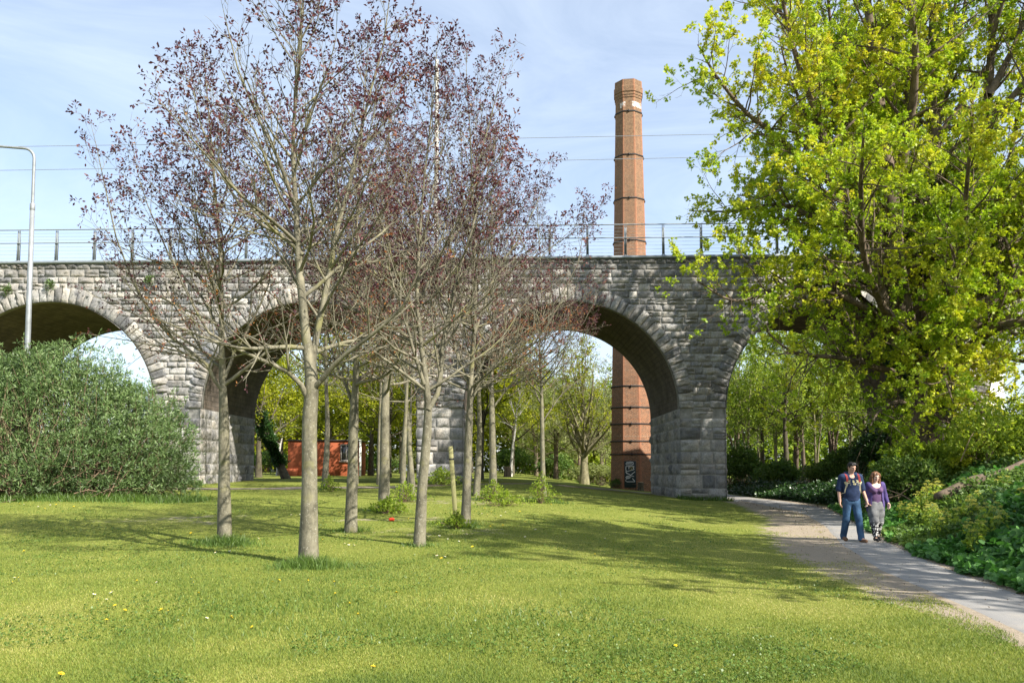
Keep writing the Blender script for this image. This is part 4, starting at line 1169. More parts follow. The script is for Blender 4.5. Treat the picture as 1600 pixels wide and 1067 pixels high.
for (px_, Y_, s_, rz, lab) in ((940, 80, .9, 1.2, 'pale willow directly left of the brick chimney shaft'), (838, 96, 1.0, 3.3, 'pale willow farthest back in the gap left of the lone slender trunk'),
                               (905, 100, 1.0, 4.5, 'pale willow far behind the vase-shaped maple'), (1040, 88, .95, 2.0, 'pale willow half hidden behind the right stone pier')):
    copy_thing(willow, lab, G(px_, Y_), rz, (s_, s_, s_))
# woodland beside the path, seen through the right-hand arch
GW = 'woodland trees beyond the right-hand arch'
def WP(px, Y): return G(px, Y)
wood = gen_tree('woodland tree with a dark trunk leaning left, middle of the right-hand arch', 'woodland_tree', WP(1228, 62), 14, 3.6, 1301, 'leaf_wood', 'bark_dark', .20, .28, 20, (60, 30), .06, .15, 5, .42, .30, .85, 'quad', .7, GW, lean=.9, wob=.22)
wood2 = gen_tree('woodland tree with several brown upright stems right of the leaning trunk', 'woodland_tree', WP(1243, 66), 15, 3.8, 1302, 'leaf_wood', 'bark_brown', .19, .25, 24, (55, 28), .06, .15, 5, .42, .30, .8, 'quad', .7, GW, stems=3, lean=.6, wob=.18)
wood3 = gen_tree('young bright green tree over the path just right of the right stone pier', 'woodland_tree', WP(1168, 66), 12, 3.6, 1303, 'leaf_wood', 'bark_green', .12, .22, 22, (62, 30), .05, .16, 5, .42, .28, .9, 'quad', .7, GW, stems=2, lean=.5, wob=.15)
for (src, px_, Y_, s_, rz, lab) in (
        (wood, 1190, 70, 1.0, 2.0, 'woodland tree with a dark bent trunk, left of the leaning trunk in the right-hand arch'),
        (wood2, 1150, 76, .95, 4.0, 'woodland clump of brown stems right behind the edge of the right stone pier'),
        (wood3, 1212, 78, 1.15, 1.1, 'bright green woodland tree deep behind the leaning trunk'),
        (wood2, 1300, 66, 1.0, .7, 'woodland clump of brown stems directly above the walking man'),
        (wood3, 1275, 64, 1.0, 2.9, 'young bright green tree left of the walking man'),
        (wood, 1352, 66, 1.0, 3.7, 'woodland tree with a dark trunk behind the walking woman'),
        (wood3, 1330, 74, 1.2, 5.1, 'tall bright green woodland tree deep behind the couple'),
        (wood2, 1255, 88, 1.05, 3.0, 'woodland clump far back in the middle of the right-hand arch'),
        (wood3, 1390, 70, 1.1, .2, 'bright green woodland tree behind the main sycamore trunk'),
        (wood, 1110, 84, 1.0, 1.9, 'woodland tree mostly hidden behind the right stone pier'),
        (wood3, 1185, 95, 1.2, 2.2, 'bright green woodland tree farthest back, right of the stone pier')):
    copy_thing(src, lab, WP(px_, Y_), rz, (s_, s_, s_))
# ivy-clad leaning tree and a pale one by the orange block
ivyt = gen_tree('dark leaning tree wrapped in ivy in front of the left end of the orange block', 'ivy_clad_tree', GP(447, 748), 9.5, 3.2, 1401, 'leaf_maple', 'bark_dark', .27, .34, 18, (65, 30), .05, .18, 4, .5, .34, .7, 'quad', .7, GB, lean=.1, crown_lo=2.6)
ivyt.rotation_euler = (0, R(-24), 0)
r = rng_(1402)
zz = r.uniform(1.1, 5.2, 2600); az = r.uniform(0, 6.28, 2600); rad_ = .20 + r.gamma(1.2, .05, 2600) * (1 + .8 * np.sin(zz * 2.3)) + .45 * sstep(2.8, 4.5, zz) * r.random(2600) ** 2
pp = np.stack([rad_ * np.cos(az), rad_ * np.sin(az), zz], -1)
foliage('ivy', pp, np.stack([np.cos(az), np.sin(az), -.3 + 0 * az], -1), .15, r, M['leaf_ivy'], ivyt, per=2, spread=.5, up=.2, shape='quad', aspect=.8)
copy_thing(birch, 'pale slim tree standing in front of the pink house, left of the ivy-clad trunk', G(434, 78), 2.0, (.9, .9, .8))

def shrub_mesh(name, root, lobes, n, size, seed, mat, per=6, shape='quad', aspect=.55, shell=.35, up=.7, spread=.8, twigs=0, droop=.1, noisef=1.4, spike=.06, rag=.10, shoots=0):
    """leaf sprays spread through the outer part of several rounded lobes (cx, cy, cz, rx, ry, rz)"""
    r = rng_(seed); L = np.array(lobes, float)
    w = (L[:, 3] * L[:, 4] * L[:, 5]) ** (2 / 3); i = r.choice(len(L), n, p=w / w.sum())
    d = nrm(r.normal(size=(n, 3))); d[:, 2] = np.where(r.random(n) < .8, np.abs(d[:, 2]), d[:, 2])
    k = (1 - shell * r.random(n) ** 1.6) * (1 + .16 * sines(d * 2 + L[i, :3] * .3, seed, 2.2, 3))
    k = k * np.where(r.random(n) < spike, r.uniform(1.02, 1.22, n), 1)
    k = k * (1 + rag * sines(np.concatenate([d * 3, i[:, None] * 1.7], 1), seed + 7, 2.6, 3))
    p = L[i, :3] + d * L[i, 3:6] * k[:, None]
    ok = p[:, 2] > .03; p = p[ok]; d = d[ok]
    tint = np.clip(.48 + .22 * sines(p, seed + 2, noisef, 2) + r.normal(0, .12, len(p)), 0, 1)
    out = nrm(d + np.array([0, 0, .55]))
    foliage(name, p, out, size, r, mat, root, per=per, tint0=tint, spread=spread, up=up, shape=shape, aspect=aspect, off=.6, droop=droop)
    if shoots:
        j = r.choice(np.flatnonzero(d[:, 2] > .1), shoots); b0 = p[j] - d[j] * .25
        dd = nrm(d[j] * .7 + np.array([0, 0, .9]) + r.normal(0, .28, (shoots, 3))); Pq, Rq = grow(b0, dd, r.uniform(.45, 1.0, shoots) * np.where(r.random(shoots) < .15, 1.6, 1.0), np.full(shoots, .010), 7, .06, .06, r, .4)
        SV, SQ = tubes(Pq, Rq, 4)
        lp = Pq[:, 2:].reshape(-1, 3); ld = nrm((Pq[:, 2:] - Pq[:, 1:-1])).reshape(-1, 3)
        foliage('shoot_leaves', lp, ld, size * .95, r, mat, root, per=6, tint0=np.full(len(lp), .6), spread=.7, up=.3, shape=shape, aspect=aspect, off=.3, droop=droop)
    if twigs:
        j = r.choice(len(p), twigs); c = np.array([L[:, 0].mean(), L[:, 1].mean(), -.1])
        e = p[j]; s0 = np.stack([e[:, 0] * .7 + c[0] * .3, e[:, 1] * .7 + c[1] * .3, np.zeros(twigs)], -1) + r.normal(0, .7, (twigs, 3)) * [1, 1, .12] + r.uniform(0, 1, (twigs, 1)) * [0, 0, .8]
        mid_ = (s0 + e) / 2 + r.normal(0, .3, (twigs, 3)) + np.array([0, 0, -.1])
        P = np.stack([s0, (s0 + mid_) / 2 + r.normal(0, .05, (twigs, 3)), mid_, (mid_ + e) / 2 + r.normal(0, .05, (twigs, 3)), e], 1)
        V, q = tubes(P, np.linspace(.022, .006, 5)[None] * r.uniform(.6, 1.3, (twigs, 1)), 4)
        if shoots: q = np.concatenate([q, SQ + len(V)]); V = np.concatenate([V, SV])
        link('branches', make_mesh('branches', V, [q], M['twig'], smooth=True), root)

# the big grey-green bush at the left
bb = GP(150, 782)
bY = bb[1] + 2.6
bush = thing('buddleia_bush', 'big sprawling grey-green bush with dry brown twigs in front of the left arch', 'bush', (float((150 - 800) / FPX * bY), bY, float(hgt((150 - 800) / FPX * bY, bY))))
mpx = bY / FPX
def BL(px, py, rx, ry, rz, dy=0):
    p = at_depth(px, py, bY + dy); return (p[0] - bush.location.x, dy, p[2] - bush.location.z, rx * mpx, ry * mpx, rz * mpx)
lob = [BL(40, 690, 130, 120, 130), BL(110, 650, 95, 95, 105, .3), BL(-60, 660, 110, 110, 130, .4), BL(185, 690, 80, 95, 90), BL(235, 710, 72, 85, 78, -.2), BL(150, 730, 120, 110, 60, -.5),
       BL(60, 740, 130, 110, 60, -.6), BL(255, 740, 45, 80, 45, -.5), BL(20, 610, 70, 75, 62, .2), BL(80, 585, 48, 50, 42, .1), BL(150, 615, 40, 45, 42, 0), BL(200, 640, 36, 45, 40, .1), BL(-120, 700, 120, 120, 110, 0), BL(60, 765, 120, 95, 34, -1.3), BL(180, 765, 110, 80, 30, -1.1), BL(265, 765, 45, 60, 25, -.6), BL(-40, 760, 90, 90, 40, -1.2)]
shrub_mesh('foliage', bush, lob, 18500, .155, 1501, M['leaf_bush'], per=8, shape='lance', aspect=.22, shell=.42, up=.35, spread=.75, twigs=1300, droop=.05, noisef=1.0, spike=.14, rag=.26, shoots=420)

# far wood closing the view beyond the park
def wood_mass(name, x0, x1, Y_, n, seed, mat, hi, size):
    r = rng_(seed)
    px = r.uniform(x0, x1, n); Yv = Y_ + r.uniform(0, 14, n); X = (px - 800) / FPX * Yv
    top = hi * (.72 + .28 * sines(np.stack([X, Yv], -1), seed, .35, 3))
    z = top * r.random(n) ** .75
    p = np.stack([X, Yv, hgt(X, Yv) + z], -1)
    d = nrm(np.stack([r.normal(0, .6, n), -np.abs(r.normal(.8, .4, n)), r.normal(.3, .5, n)], -1))
    V, polys, rep, N = leaves(p, d, size, r, per=5, spread=.9, up=.8, aspect=.7)
    t = np.clip(np.repeat(.45 + .35 * sines(p, seed + 1, .5, 3), 5) + r.normal(0, .12, N), 0, 1)
    o = link(name, make_mesh(name, V, polys, mat, tint=leaf_tint(t, rep))); kind(o, 'stuff'); return o
wood_mass('far_woodland', 395, 1010, 106, 17000, 1601, M['leaf_maple'], 15.0, .45)
wood_mass('far_woodland', 800, 1480, 104, 19000, 1602, M['leaf_wood'], 16.0, .42)

# shrubs beyond the viaduct
GS = 'shrubs along the edge of the wood beyond the viaduct'
def shrub(label, px, Y_, w, h, n, seed, mat, size=.2, name='shrub', group=GS, per=5, **kw):
    b = G(px, Y_)
    root = thing(name, label, 'shrub', b, 0, group); r = rng_(seed)
    lobes = [(r.normal(0, w * .3), r.normal(0, w * .2), h * r.uniform(.3, .5), w * r.uniform(.45, .7), w * r.uniform(.4, .6), h * r.uniform(.4, .6)) for _ in range(5)]
    shrub_mesh('foliage', root, lobes, n, size, seed, M[mat], per=per, twigs=40, **kw)
    return root
shrub('dark evergreen shrub behind the sawn stump', 790, 88, 3.0, 2.4, 1500, 1701, 'leaf_dark')
shrub('dark shrub on the wood edge left of the vase-shaped maple', 865, 90, 3.0, 2.6, 1600, 1702, 'leaf_dark')
shrub('brown and green bramble thicket behind the vase-shaped maple trunk', 930, 76, 2.6, 1.9, 1300, 1703, 'leaf_willow', .16)
shrub('low green shrub at the left foot of the chimney', 968, 61.2, .75, .75, 700, 1704, 'leaf_dark', .11)
shrub('dark hedge-like shrub in front of the pink house', 420, 92, 3.2, 2.6, 1700, 1705, 'leaf_dark')
shrub('small dark shrub right of the white post beyond the viaduct', 585, 95, 2.6, 2.2, 1300, 1706, 'leaf_dark')
shrub('grey-green shrub against the back of the wood between the purple trunks', 640, 98, 3.0, 3.0, 1500, 1707, 'leaf_willow')
shrub('bushy green shrub at the path bend right of the stone pier', 1158, 60, 2.2, 3.4, 2600, 1708, 'leaf_dark', .17)
shrub('dense dark shrub under the leaning woodland trunk', 1215, 56.5, 2.2, 1.8, 2200, 1709, 'leaf_dark', .15)
shrub('dense green shrub left of the walking man', 1285, 52, 2.2, 2.1, 2400, 1710, 'leaf_dark', .14)
shrub('tall dark shrub behind the walking couple', 1345, 49, 2.6, 3.2, 3200, 1711, 'leaf_dark', .15)
shrub('dark ivy-covered shrub beside the foot of the sycamore', 1398, 36, 1.7, 3.0, 3400, 1712, 'leaf_ivy', .12)
shrub('leafy green shrub covering the foot of the huge sycamore', 1462, 27.5, 1.5, 2.3, 3400, 1715, 'leaf_wood', .12)
shrub('low leafy shrub between the walking woman and the sycamore foot', 1408, 26.5, 1.1, 1.7, 2200, 1716, 'leaf_dark', .11)
shrub('leafy green shrub right of the sycamore trunk', 1535, 34, 2.6, 2.6, 3600, 1713, 'leaf_wood', .13)
shrub('bright green shrub at the right edge behind the bank', 1600, 26, 1.9, 2.6, 3000, 1714, 'leaf_wood', .12)

# ------------------------------------------------------------------ bank plants right of the path
r = rng_(1801)
n_ = 30000
Yv = 5.5 + 30 * r.random(n_) ** 1.25; dx = .02 + 9.0 * r.random(n_) ** 1.25
X = path_right(Yv) + dx + .18 * sines(np.stack([Yv, Yv * 0], -1), 17, 2.1)
q2 = np.stack([X, Yv], -1)
top = .10 + .52 * sstep(.0, 1.7, dx) + .34 * sstep(1.0, 3.8, dx) + .26 * sines(q2, 18, 1.3, 3) * sstep(.1, 1, dx)
zz = np.maximum(top, .06) * np.where(r.random(n_) < .78, r.uniform(.72, 1.0, n_), r.random(n_))
pp = np.stack([X, Yv, hgt(X, Yv) + zz], -1)
o_ = nrm(np.stack([-.75 + 0 * X, -.45 + 0 * X, .35 + 0 * X], -1) + r.normal(0, .35, (n_, 3)))
big = sines(q2, 19, .8, 2) + .5 * sstep(1.6, .3, dx) > .15
def bank(name, msk, size, mat, per, shape, aspect, seed, up):
    rr = rng_(seed)
    V, polys, rep, N = leaves(pp[msk], o_[msk], size, rr, per=per, shape=shape, aspect=aspect, up=up, spread=.55, droop=.25, off=.6)
    t = np.clip(np.repeat(.42 + .28 * sines(pp[msk], seed, 1.1, 2), per) + rr.normal(0, .16, N), 0, 1)
    o = link(name, make_mesh(name, V, polys, M[mat], tint=leaf_tint(t, rep))); kind(o, 'stuff'); return o
bank('ground_cover_leaves', big, .098, 'leaf_broad', 3, 'round', 1.0, 1802, 1.3)
bank('ivy_undergrowth', ~big, .085, 'leaf_dark', 4, 'lobed', .9, 1803, 1.0)
# a lower mass of dark ivy and nettles in the shade beyond the path
r = rng_(1811); n_ = 9000
pxs = r.uniform(1128, 1420, n_); Yv = np.interp(pxs, [1128, 1180, 1300, 1420], [53, 49.5, 37.5, 27]) + r.gamma(1.4, 2.2, n_)
X = (pxs - 800) / FPX * Yv; dx = X - path_right(Yv); okm = (dx > .1)
pp = np.stack([X, Yv, hgt(X, Yv) + r.random(n_) ** .7 * (.25 + .6 * sstep(0, 2, dx)) * (1 + .4 * sines(np.stack([X, Yv], -1), 4, .9))], -1)[okm]
o_ = nrm(np.array([[-.5, -.6, .4]]) + r.normal(0, .4, (len(pp), 3)))
bank('nettle_undergrowth', np.ones(len(pp), bool), .12, 'leaf_ivy', 4, 'lobed', .8, 1812, .8)

# alexanders: built once, copied along the bank
def umbel_plant():
    root = thing('alexanders_plant', 'leafy wild plant with yellow-green flower umbels growing on the bank beside the path', 'plant', (0, 0, 0), 0, 'flowering umbel plants on the bank')
    r = rng_(1901); mb = MB(); heads = []; lv = []; lo = []
    for k in range(7):
        az = r.uniform(0, 6.28); h = r.uniform(.75, 1.25); sp = r.uniform(.08, .32)
        pts = np.array([(0, 0, 0), (sp * .3 * cos(az), sp * .3 * sin(az), h * .4), (sp * .7 * cos(az), sp * .7 * sin(az), h * .75), (sp * cos(az), sp * sin(az), h)])
        P = interp_line(pts, 8); V, q = tubes(P[None], np.linspace(.011, .006, 8)[None], 5); mb.add(V, [q]); heads.append(P[-1])
        for b in range(2):
            a2 = az + r.uniform(-1.5, 1.5); e = P[5] + np.array([.12 * cos(a2), .12 * sin(a2), .16]); V, q = tubes(np.array([[P[5], (P[5] + e) / 2 + [0, 0, -.01], e]]), np.array([[.005, .004, .003]]), 4); mb.add(V, [q]); heads.append(e)
        for j in range(9):
            a2 = r.uniform(0, 6.28); i = r.integers(1, 6); e = P[i] + np.array([cos(a2), sin(a2), .3]) * r.uniform(.08, .26); lv.append(e); lo.append([cos(a2), sin(a2), -.1])
    mb.build('stem', simple('green stems', (.12, .20, .05), .6), root, True)
    heads = np.array(heads); n = len(heads)
    d = nrm(r.normal(size=(n * 34, 3))); d[:, 2] = np.abs(d[:, 2]) * .7
    pts = np.repeat(heads, 34, 0) + d * .055 * r.uniform(.55, 1, (n * 34, 1))
    foliage('flower_umbels', pts, d, .017, r, M['umbel'], root, per=2, spread=.6, up=1.0, aspect=1.0)
    foliage('foliage', np.array(lv), nrm(np.array(lo)), .085, r, M['leaf_wood'], root, per=5, spread=.7, up=1.0, shape='lobed', aspect=.95, off=1.0)
    return root
alx = umbel_plant(); r = rng_(1902)
spots = []
while len(spots) < 62:
    Yv = 8.5 + 17 * r.random(); dx = r.uniform(.7, 6.5); X = float(path_right(Yv)) + dx
    if sines(np.array([[X, Yv]]), 44, .8)[0] > -.6: spots.append((X, Yv))
for i, (X, Yv) in enumerate(spots):
    s_ = r.uniform(.6, 1.0); loc = (X, Yv, float(hgt(X, Yv)) - .02)
    if i == 0: alx.location = loc; alx.scale = (s_,) * 3
    else: copy_thing(alx, None, loc, r.uniform(0, 6.28), (s_, s_, s_))
# fallen log half buried in the bank
lb = G(1552, 22.0)
lg = thing('fallen_log', 'pale fallen log lying on the bare bank above the flowering plants', 'log', (lb[0], lb[1], lb[2] + .55), .3)
mb = MB(); stem_tubes(mb, [(-1.7, .2, -.25), (-.8, .1, .1), (.1, 0, .32), (.9, -.1, .62), (1.7, .1, .95)], [.14, .17, .15, .12, .07], 18, 10, 0, .16, 5, True); mb.build('trunk', M['bark_brown'], lg, True)

# big trees on the same bank just outside the picture, whose crowns shade the lawn and the path
GO = 'sycamores along the bank outside the picture'
shade = [(15.4, 9.4, .92, 0), (15.3, 5.3, 1.0, 2.7), (20.0, 19.0, .95, 4.2)]
bank_tree = gen_tree('tall sycamore on the bank outside the right edge of the picture', 'sycamore_tree', (15.4, 9.4, float(hgt(15.4, 9.4)) - .1), 15.5, 5.4, 1851, 'leaf_syc', 'bark_brown', .36, .34, 26, (70, 30), .05, .13, 6, .5, .30, .85, 'lobed', 1.0, GO, lean=.3, crown_lo=4.5)
for x_, y_, s_, rz in shade[1:]:
    copy_thing(bank_tree, None, (x_, y_, float(hgt(x_, y_)) - .1), rz, (s_, s_, s_ * 1.12))
copy_thing(syc, 'second sycamore standing behind the huge one, close to the viaduct', (16.8, 35.4, float(hgt(16.8, 35.4)) - .1), .25, (.84, .84, 1.13))

# ------------------------------------------------------------------ lawn grass, weeds, flowers
def blade_field(name, X, Y, h, w, lean, seed, mat, tint):
    r = rng_(seed); n = len(X)
    b = np.stack([X, Y, hgt(X, Y) - .004], -1)
    az = r.uniform(0, 6.28, n); la = r.uniform(0, 6.28, n)
    side = np.stack([np.cos(az), np.sin(az), 0 * az], -1) * (w / 2)[:, None]
    tip = np.stack([np.cos(la) * lean * h, np.sin(la) * lean * h, h * np.sqrt(np.maximum(1 - lean ** 2, .05))], -1)
    midp = tip * np.array([.35, .35, .55])
    V = np.stack([b - side, b + side, b + midp + side * .8, b + tip, b + midp - side * .8], 1).reshape(-1, 3)
    i = (np.arange(n) * 5)[:, None]
    o = link(name, make_mesh(name, V, [i + np.array([[0, 1, 2, 4]]), i + np.array([[4, 2, 3]])], M[mat], tint=np.concatenate([tint, tint])))
    kind(o, 'stuff'); return o
r = rng_(2001)
n_ = 680000
u = r.random(n_); Yv = 1 / (1 / 5.6 + u * (1 / 46. - 1 / 5.6)); Yv = Yv + 0 * u
X = (r.uniform(-80, 1680, n_) - 800) / FPX * Yv
dm_ = dirt_mask(X, Yv)
dm_ = dm_ + sstep(.02, .35, dm_) * (.5 * sines(np.stack([X, Yv], -1), 77, 2.6, 3) + .5 * sines(np.stack([X, Yv * .6], -1), 78, .9, 2))
ok = (X < path_left(Yv) - .05) & (r.random(n_) > sstep(.35, .85, dm_) * .985) & (np.abs(X) < 40)
ok &= ~((Yv > VY - .1))
X = X[ok]; Yv = Yv[ok]; n_ = len(X); q2 = np.stack([X, Yv], -1)
lush = sines(q2, 61, .55, 3); tuf = sines(q2, 62, 2.2, 2)
h = (.024 + .010 * lush + .014 * np.maximum(tuf, 0) + r.uniform(-.007, .009, n_)).clip(.011)
h *= np.where((Yv < 11) & (X < 0), 1.2, 1.0)
w = np.maximum(.003, Yv * .00062) * r.uniform(.8, 1.3, n_)
dry = np.maximum(sines(q2, 63, .9, 3), 0)
tint = np.clip(.41 - .27 * lush - .20 * tuf + .24 * dry + r.normal(0, .19, n_) + .12 * sstep(-2, 5, X), 0, 1)
h = h * (1 - .35 * dry)
blade_field('lawn_grass', X, Yv, h, w, r.uniform(.3, .85, n_), 2002, 'grass', tint)
# clover and plantain leaves in patches between the blades
k = 26000; u = r.random(k); cy_ = 1 / (1 / 5.8 + u * (1 / 26. - 1 / 5.8)); cx_ = (r.uniform(-60, 1500, k) - 800) / FPX * cy_
cq = np.stack([cx_, cy_], -1); okc = (sines(cq, 71, 1.1, 3) > .12) & (dirt_mask(cx_, cy_) < .3); cx_, cy_, cq = cx_[okc], cy_[okc], cq[okc]
V, polys, rp, N = leaves(np.stack([cx_, cy_, hgt(cx_, cy_) + r.uniform(.012, .04, len(cx_))], -1), np.zeros((len(cx_), 3)) + [0, 0, .1], np.maximum(.024, cy_ * .0020), r, per=2, spread=1.0, up=2.2, aspect=.8, off=.3)
kind(link('clover_leaves', make_mesh('clover_leaves', V, polys, M['grass_long'], tint=leaf_tint(np.clip(r.normal(.45, .2, N), 0, 1), rp))), 'stuff')
# long grass and weeds left by the mower round trunks, stake, bush and pier feet
feet = [(484, 888, .50, 1500, .30), (351, 852, .6, 1300, .30), (655, 855, .36, 420, .16), (548, 832, .35, 500, .2), (600, 801, .6, 700, .22), (711, 822, .5, 900, .26), (727, 826, .45, 600, .2), (771, 783, .7, 800, .28),
        (850, 786, .75, 900, .3), (507, 766, .6, 500, .25), (628, 784, .6, 500, .25), (646, 780, .6, 500, .25), (913, 757, .8, 500, .3), (744, 776, .6, 500, .3)]
LX = []; LY = []; LH = []
for (px_, py_, rad_, k, hh) in feet:
    b = GP(px_, py_ - 2); rr_ = np.abs(r.normal(0, rad_ * .55, k)) + .04; a = r.uniform(0, 6.28, k)
    LX.append(b[0] + rr_ * np.cos(a) * 1.25); LY.append(b[1] + rr_ * np.sin(a)); LH.append(hh * r.uniform(.4, 1.1, k) * np.exp(-rr_ / rad_ * .6))
k = 5200; px_ = r.uniform(-80, 330, k); b0 = bush.location
LX.append((px_ - 800) / FPX * (b0.y - 2.2)); LY.append(np.full(k, b0.y - 2.6) + r.normal(0, .55, k)); LH.append(r.uniform(.10, .42, k))
for c in (AC[2] + AR, AC[1] + AR, AC[3] + AR):
    k = 700; LX.append(c + r.uniform(-.2, 2.7, k)); LY.append(VY - .12 - np.abs(r.normal(0, .25, k))); LH.append(r.uniform(.08, .4, k))
k = 2600; LX.append(r.uniform(-3.5, 1.2, k)); LY.append(8.7 + r.normal(0, .8, k)); LH.append(r.uniform(.05, .11, k))
LX = np.concatenate(LX); LY = np.concatenate(LY); LH = np.concatenate(LH)
blade_field('long_grass', LX, LY, LH, np.maximum(.007, LY * .0007), r.uniform(.3, .93, len(LX)), 2004, 'grass_long', np.clip(.42 + r.normal(0, .2, len(LX)), 0, 1))
GWD = 'leafy weeds at the feet of trunks'
def weed(label, px, py, rad, h, n, seed, size=.07):
    b = GP(px, py); rt = thing('weed_clump', label, 'weeds', b, 0, GWD)
    rr = rng_(seed); a = rr.uniform(0, 6.28, n); d = np.abs(rr.normal(0, rad * .5, n)); z = rr.random(n) ** .8 * h * np.exp(-d / rad)
    P = np.stack([d * np.cos(a), d * np.sin(a), z + .02], -1)
    foliage('foliage', P, nrm(np.stack([np.cos(a), np.sin(a), .6 + 0 * a], -1)), size, rr, M['leaf_wood'], rt, per=4, spread=.6, up=.8, aspect=.5)
    s0 = P[: n // 6] * np.array([.3, .3, 0]); V, q = tubes(np.stack([s0, (s0 + P[: n // 6]) / 2 + [0, 0, .03], P[: n // 6]], 1), np.full((n // 6, 3), .006), 4)
    link('stems', make_mesh('stems', V, [q], M['twig']), rt)
weed('tall leafy weeds at the foot of the slender lone tree', 846, 786, .55, 1.1, 260, 2101)
weed('leafy weeds with daisies at the foot of the pale straight trunk', 771, 783, .7, .7, 260, 2102)
weed('low leafy weeds with yellow flowers at the foot of the leaning stake', 712, 826, .4, .35, 200, 2103, .06)
weed('dock leaves around the foot of the thick straight trunk', 607, 802, .6, .45, 200, 2104, .09)
weed('leafy weeds at the foot of the trunk in front of the orange block', 515, 768, .6, .7, 200, 2105)
weed('weeds between the two leaning trunks at the middle pier', 634, 784, .8, .7, 260, 2106)
weed('green weeds along the foot of the middle stone pier', 690, 758, 1.2, .9, 320, 2107, .12)
weed('leafy weeds on the grass just left of the open arch', 790, 790, .9, .45, 260, 2108)
M['petal_white'] = simple('white petals', (.78, .78, .74), .6); M['petal_yellow'] = simple('yellow petals', (.72, .50, .02), .6)
def flower_mesh(nm, c, rad, hgt_, seed):
    r = rng_(seed); V = []; Q = []; k = 0; mi = []
    cols = 10
    for i in range(cols):
        a = 2 * pi * i / cols; b = .26
        V += [(0, 0, hgt_), (rad * cos(a - b), rad * sin(a - b), hgt_ + .006), (rad * 1.1 * cos(a), rad * 1.1 * sin(a), hgt_ + .004), (rad * cos(a + b), rad * sin(a + b), hgt_ + .006)]
        Q.append([k, k + 1, k + 2, k + 3]); mi.append(0); k += 4
    for i in range(6):
        a = 2 * pi * i / 6; a2 = a + pi / 3; V += [(0, 0, hgt_ + .016), (rad * .42 * cos(a), rad * .42 * sin(a), hgt_ + .008), (rad * .42 * cos(a2), rad * .42 * sin(a2), hgt_ + .008)]
    T = [[k + 3 * i, k + 3 * i + 1, k + 3 * i + 2] for i in range(6)]; mi += [1] * 6; k += 18
    V += [(-.003, 0, 0), (.003, 0, 0), (.003, 0, hgt_), (-.003, 0, hgt_), (0, -.003, 0), (0, .003, 0), (0, .003, hgt_), (0, -.003, hgt_)]
    Q2 = [[k, k + 1, k + 2, k + 3], [k + 4, k + 5, k + 6, k + 7]]; mi2 = [2, 2]
    return make_mesh(nm, V, [np.array(Q), np.array(Q2), np.array(T)], mats=[c, M['petal_yellow'], M['grass_long']], midx=mi[:cols] + mi2 + mi[cols:])
dz = flower_mesh('dandelion', M['petal_yellow'], .017, .04, 1); ds = flower_mesh('daisy', M['petal_white'], .014, .035, 2)
yel = [(92, 1060), (425, 910), (308, 929), (255, 957), (168, 971), (361, 968), (366, 969), (192, 956), (620, 930), (395, 981), (580, 1048), (524, 913), (546, 947), (434, 908), (770, 820), (810, 800), (785, 822), (765, 823), (755, 795), (820, 815), (40, 863), (377, 836), (300, 834), (527, 931), (505, 845), (745, 815),
       (738, 855), (690, 875), (930, 868), (1057, 1010), (560, 965), (180, 948), (212, 912), (70, 795), (30, 788), (115, 792), (88, 789), (480, 908), (530, 800), (640, 810), (555, 790), (858, 788), (875, 800)]
whi = [(145, 932), (152, 936), (150, 940), (176, 929), (168, 938), (262, 958), (288, 965), (320, 968), (302, 914), (245, 910), (20, 905), (30, 906), (546, 851), (552, 852), (540, 850), (543, 853), (682, 870), (694, 871), (715, 891), (700, 880), (40, 788), (48, 790), (80, 789), (95, 788), (100, 790), (202, 790), (60, 791), (455, 805), (462, 806), (470, 803),
       (745, 800), (752, 802), (760, 806), (768, 800), (775, 808), (782, 806), (820, 840), (990, 830), (1049, 819), (885, 830), (945, 842), (400, 842), (405, 845), (340, 865), (360, 862), (830, 822), (838, 828), (870, 838), (298, 905), (15, 912), (738, 808), (790, 800), (700, 842), (716, 846), (688, 838)]
for nm, me, pts, lab, grp, cat in (('dandelion', dz, yel, 'small yellow dandelion flower open in the lawn', 'dandelions in the lawn', 'flower'), ('daisy', ds, whi, 'small white daisy flower open in the lawn', 'daisies in the lawn', 'flower')):
    rr = rng_(7)
    for (px_, py_) in pts:
        b = GP(px_ + rr.normal(0, 1), py_ + 2); o = link(nm, me); o.location = tuple(b - [0, 0, .004]); s_ = rr.uniform(.8, 1.3) * (1 + .012 * b[1]); o.scale = (s_,) * 3; o.rotation_euler = (R(20) + rr.normal(0, .2), rr.normal(0, .2), rr.uniform(0, 6.28)); tag(o, lab, cat, grp)

r = rng_(2301); k = 1500; ly = 6 + 34 * r.random(k) ** 1.3; w_ = r.random(k)
lxx = np.where(w_ < .45, path_right(ly) + r.normal(-.08, .13, k), np.where(w_ < .8, path_left(ly) + r.normal(-.25, .3, k), path_left(ly) + r.uniform(-1.2, 2.2, k)))
V, polys, rp, N = leaves(np.stack([lxx, ly, hgt(lxx, ly) + .016], -1), np.zeros((k, 3)), np.maximum(.026, ly * .0018), r, per=1, spread=1.0, up=3.0, aspect=.6, off=0)
M['leaf_dead'] = leaf_mat('dead leaves', [(0, (.06, .04, .022)), (.6, (.18, .12, .06)), (1, (.34, .25, .13))], .15)
kind(link('leaf_litter', make_mesh('leaf_litter', V, polys, M['leaf_dead'], tint=leaf_tint(np.clip(r.normal(.5, .25, N), 0, 1), rp))), 'stuff')

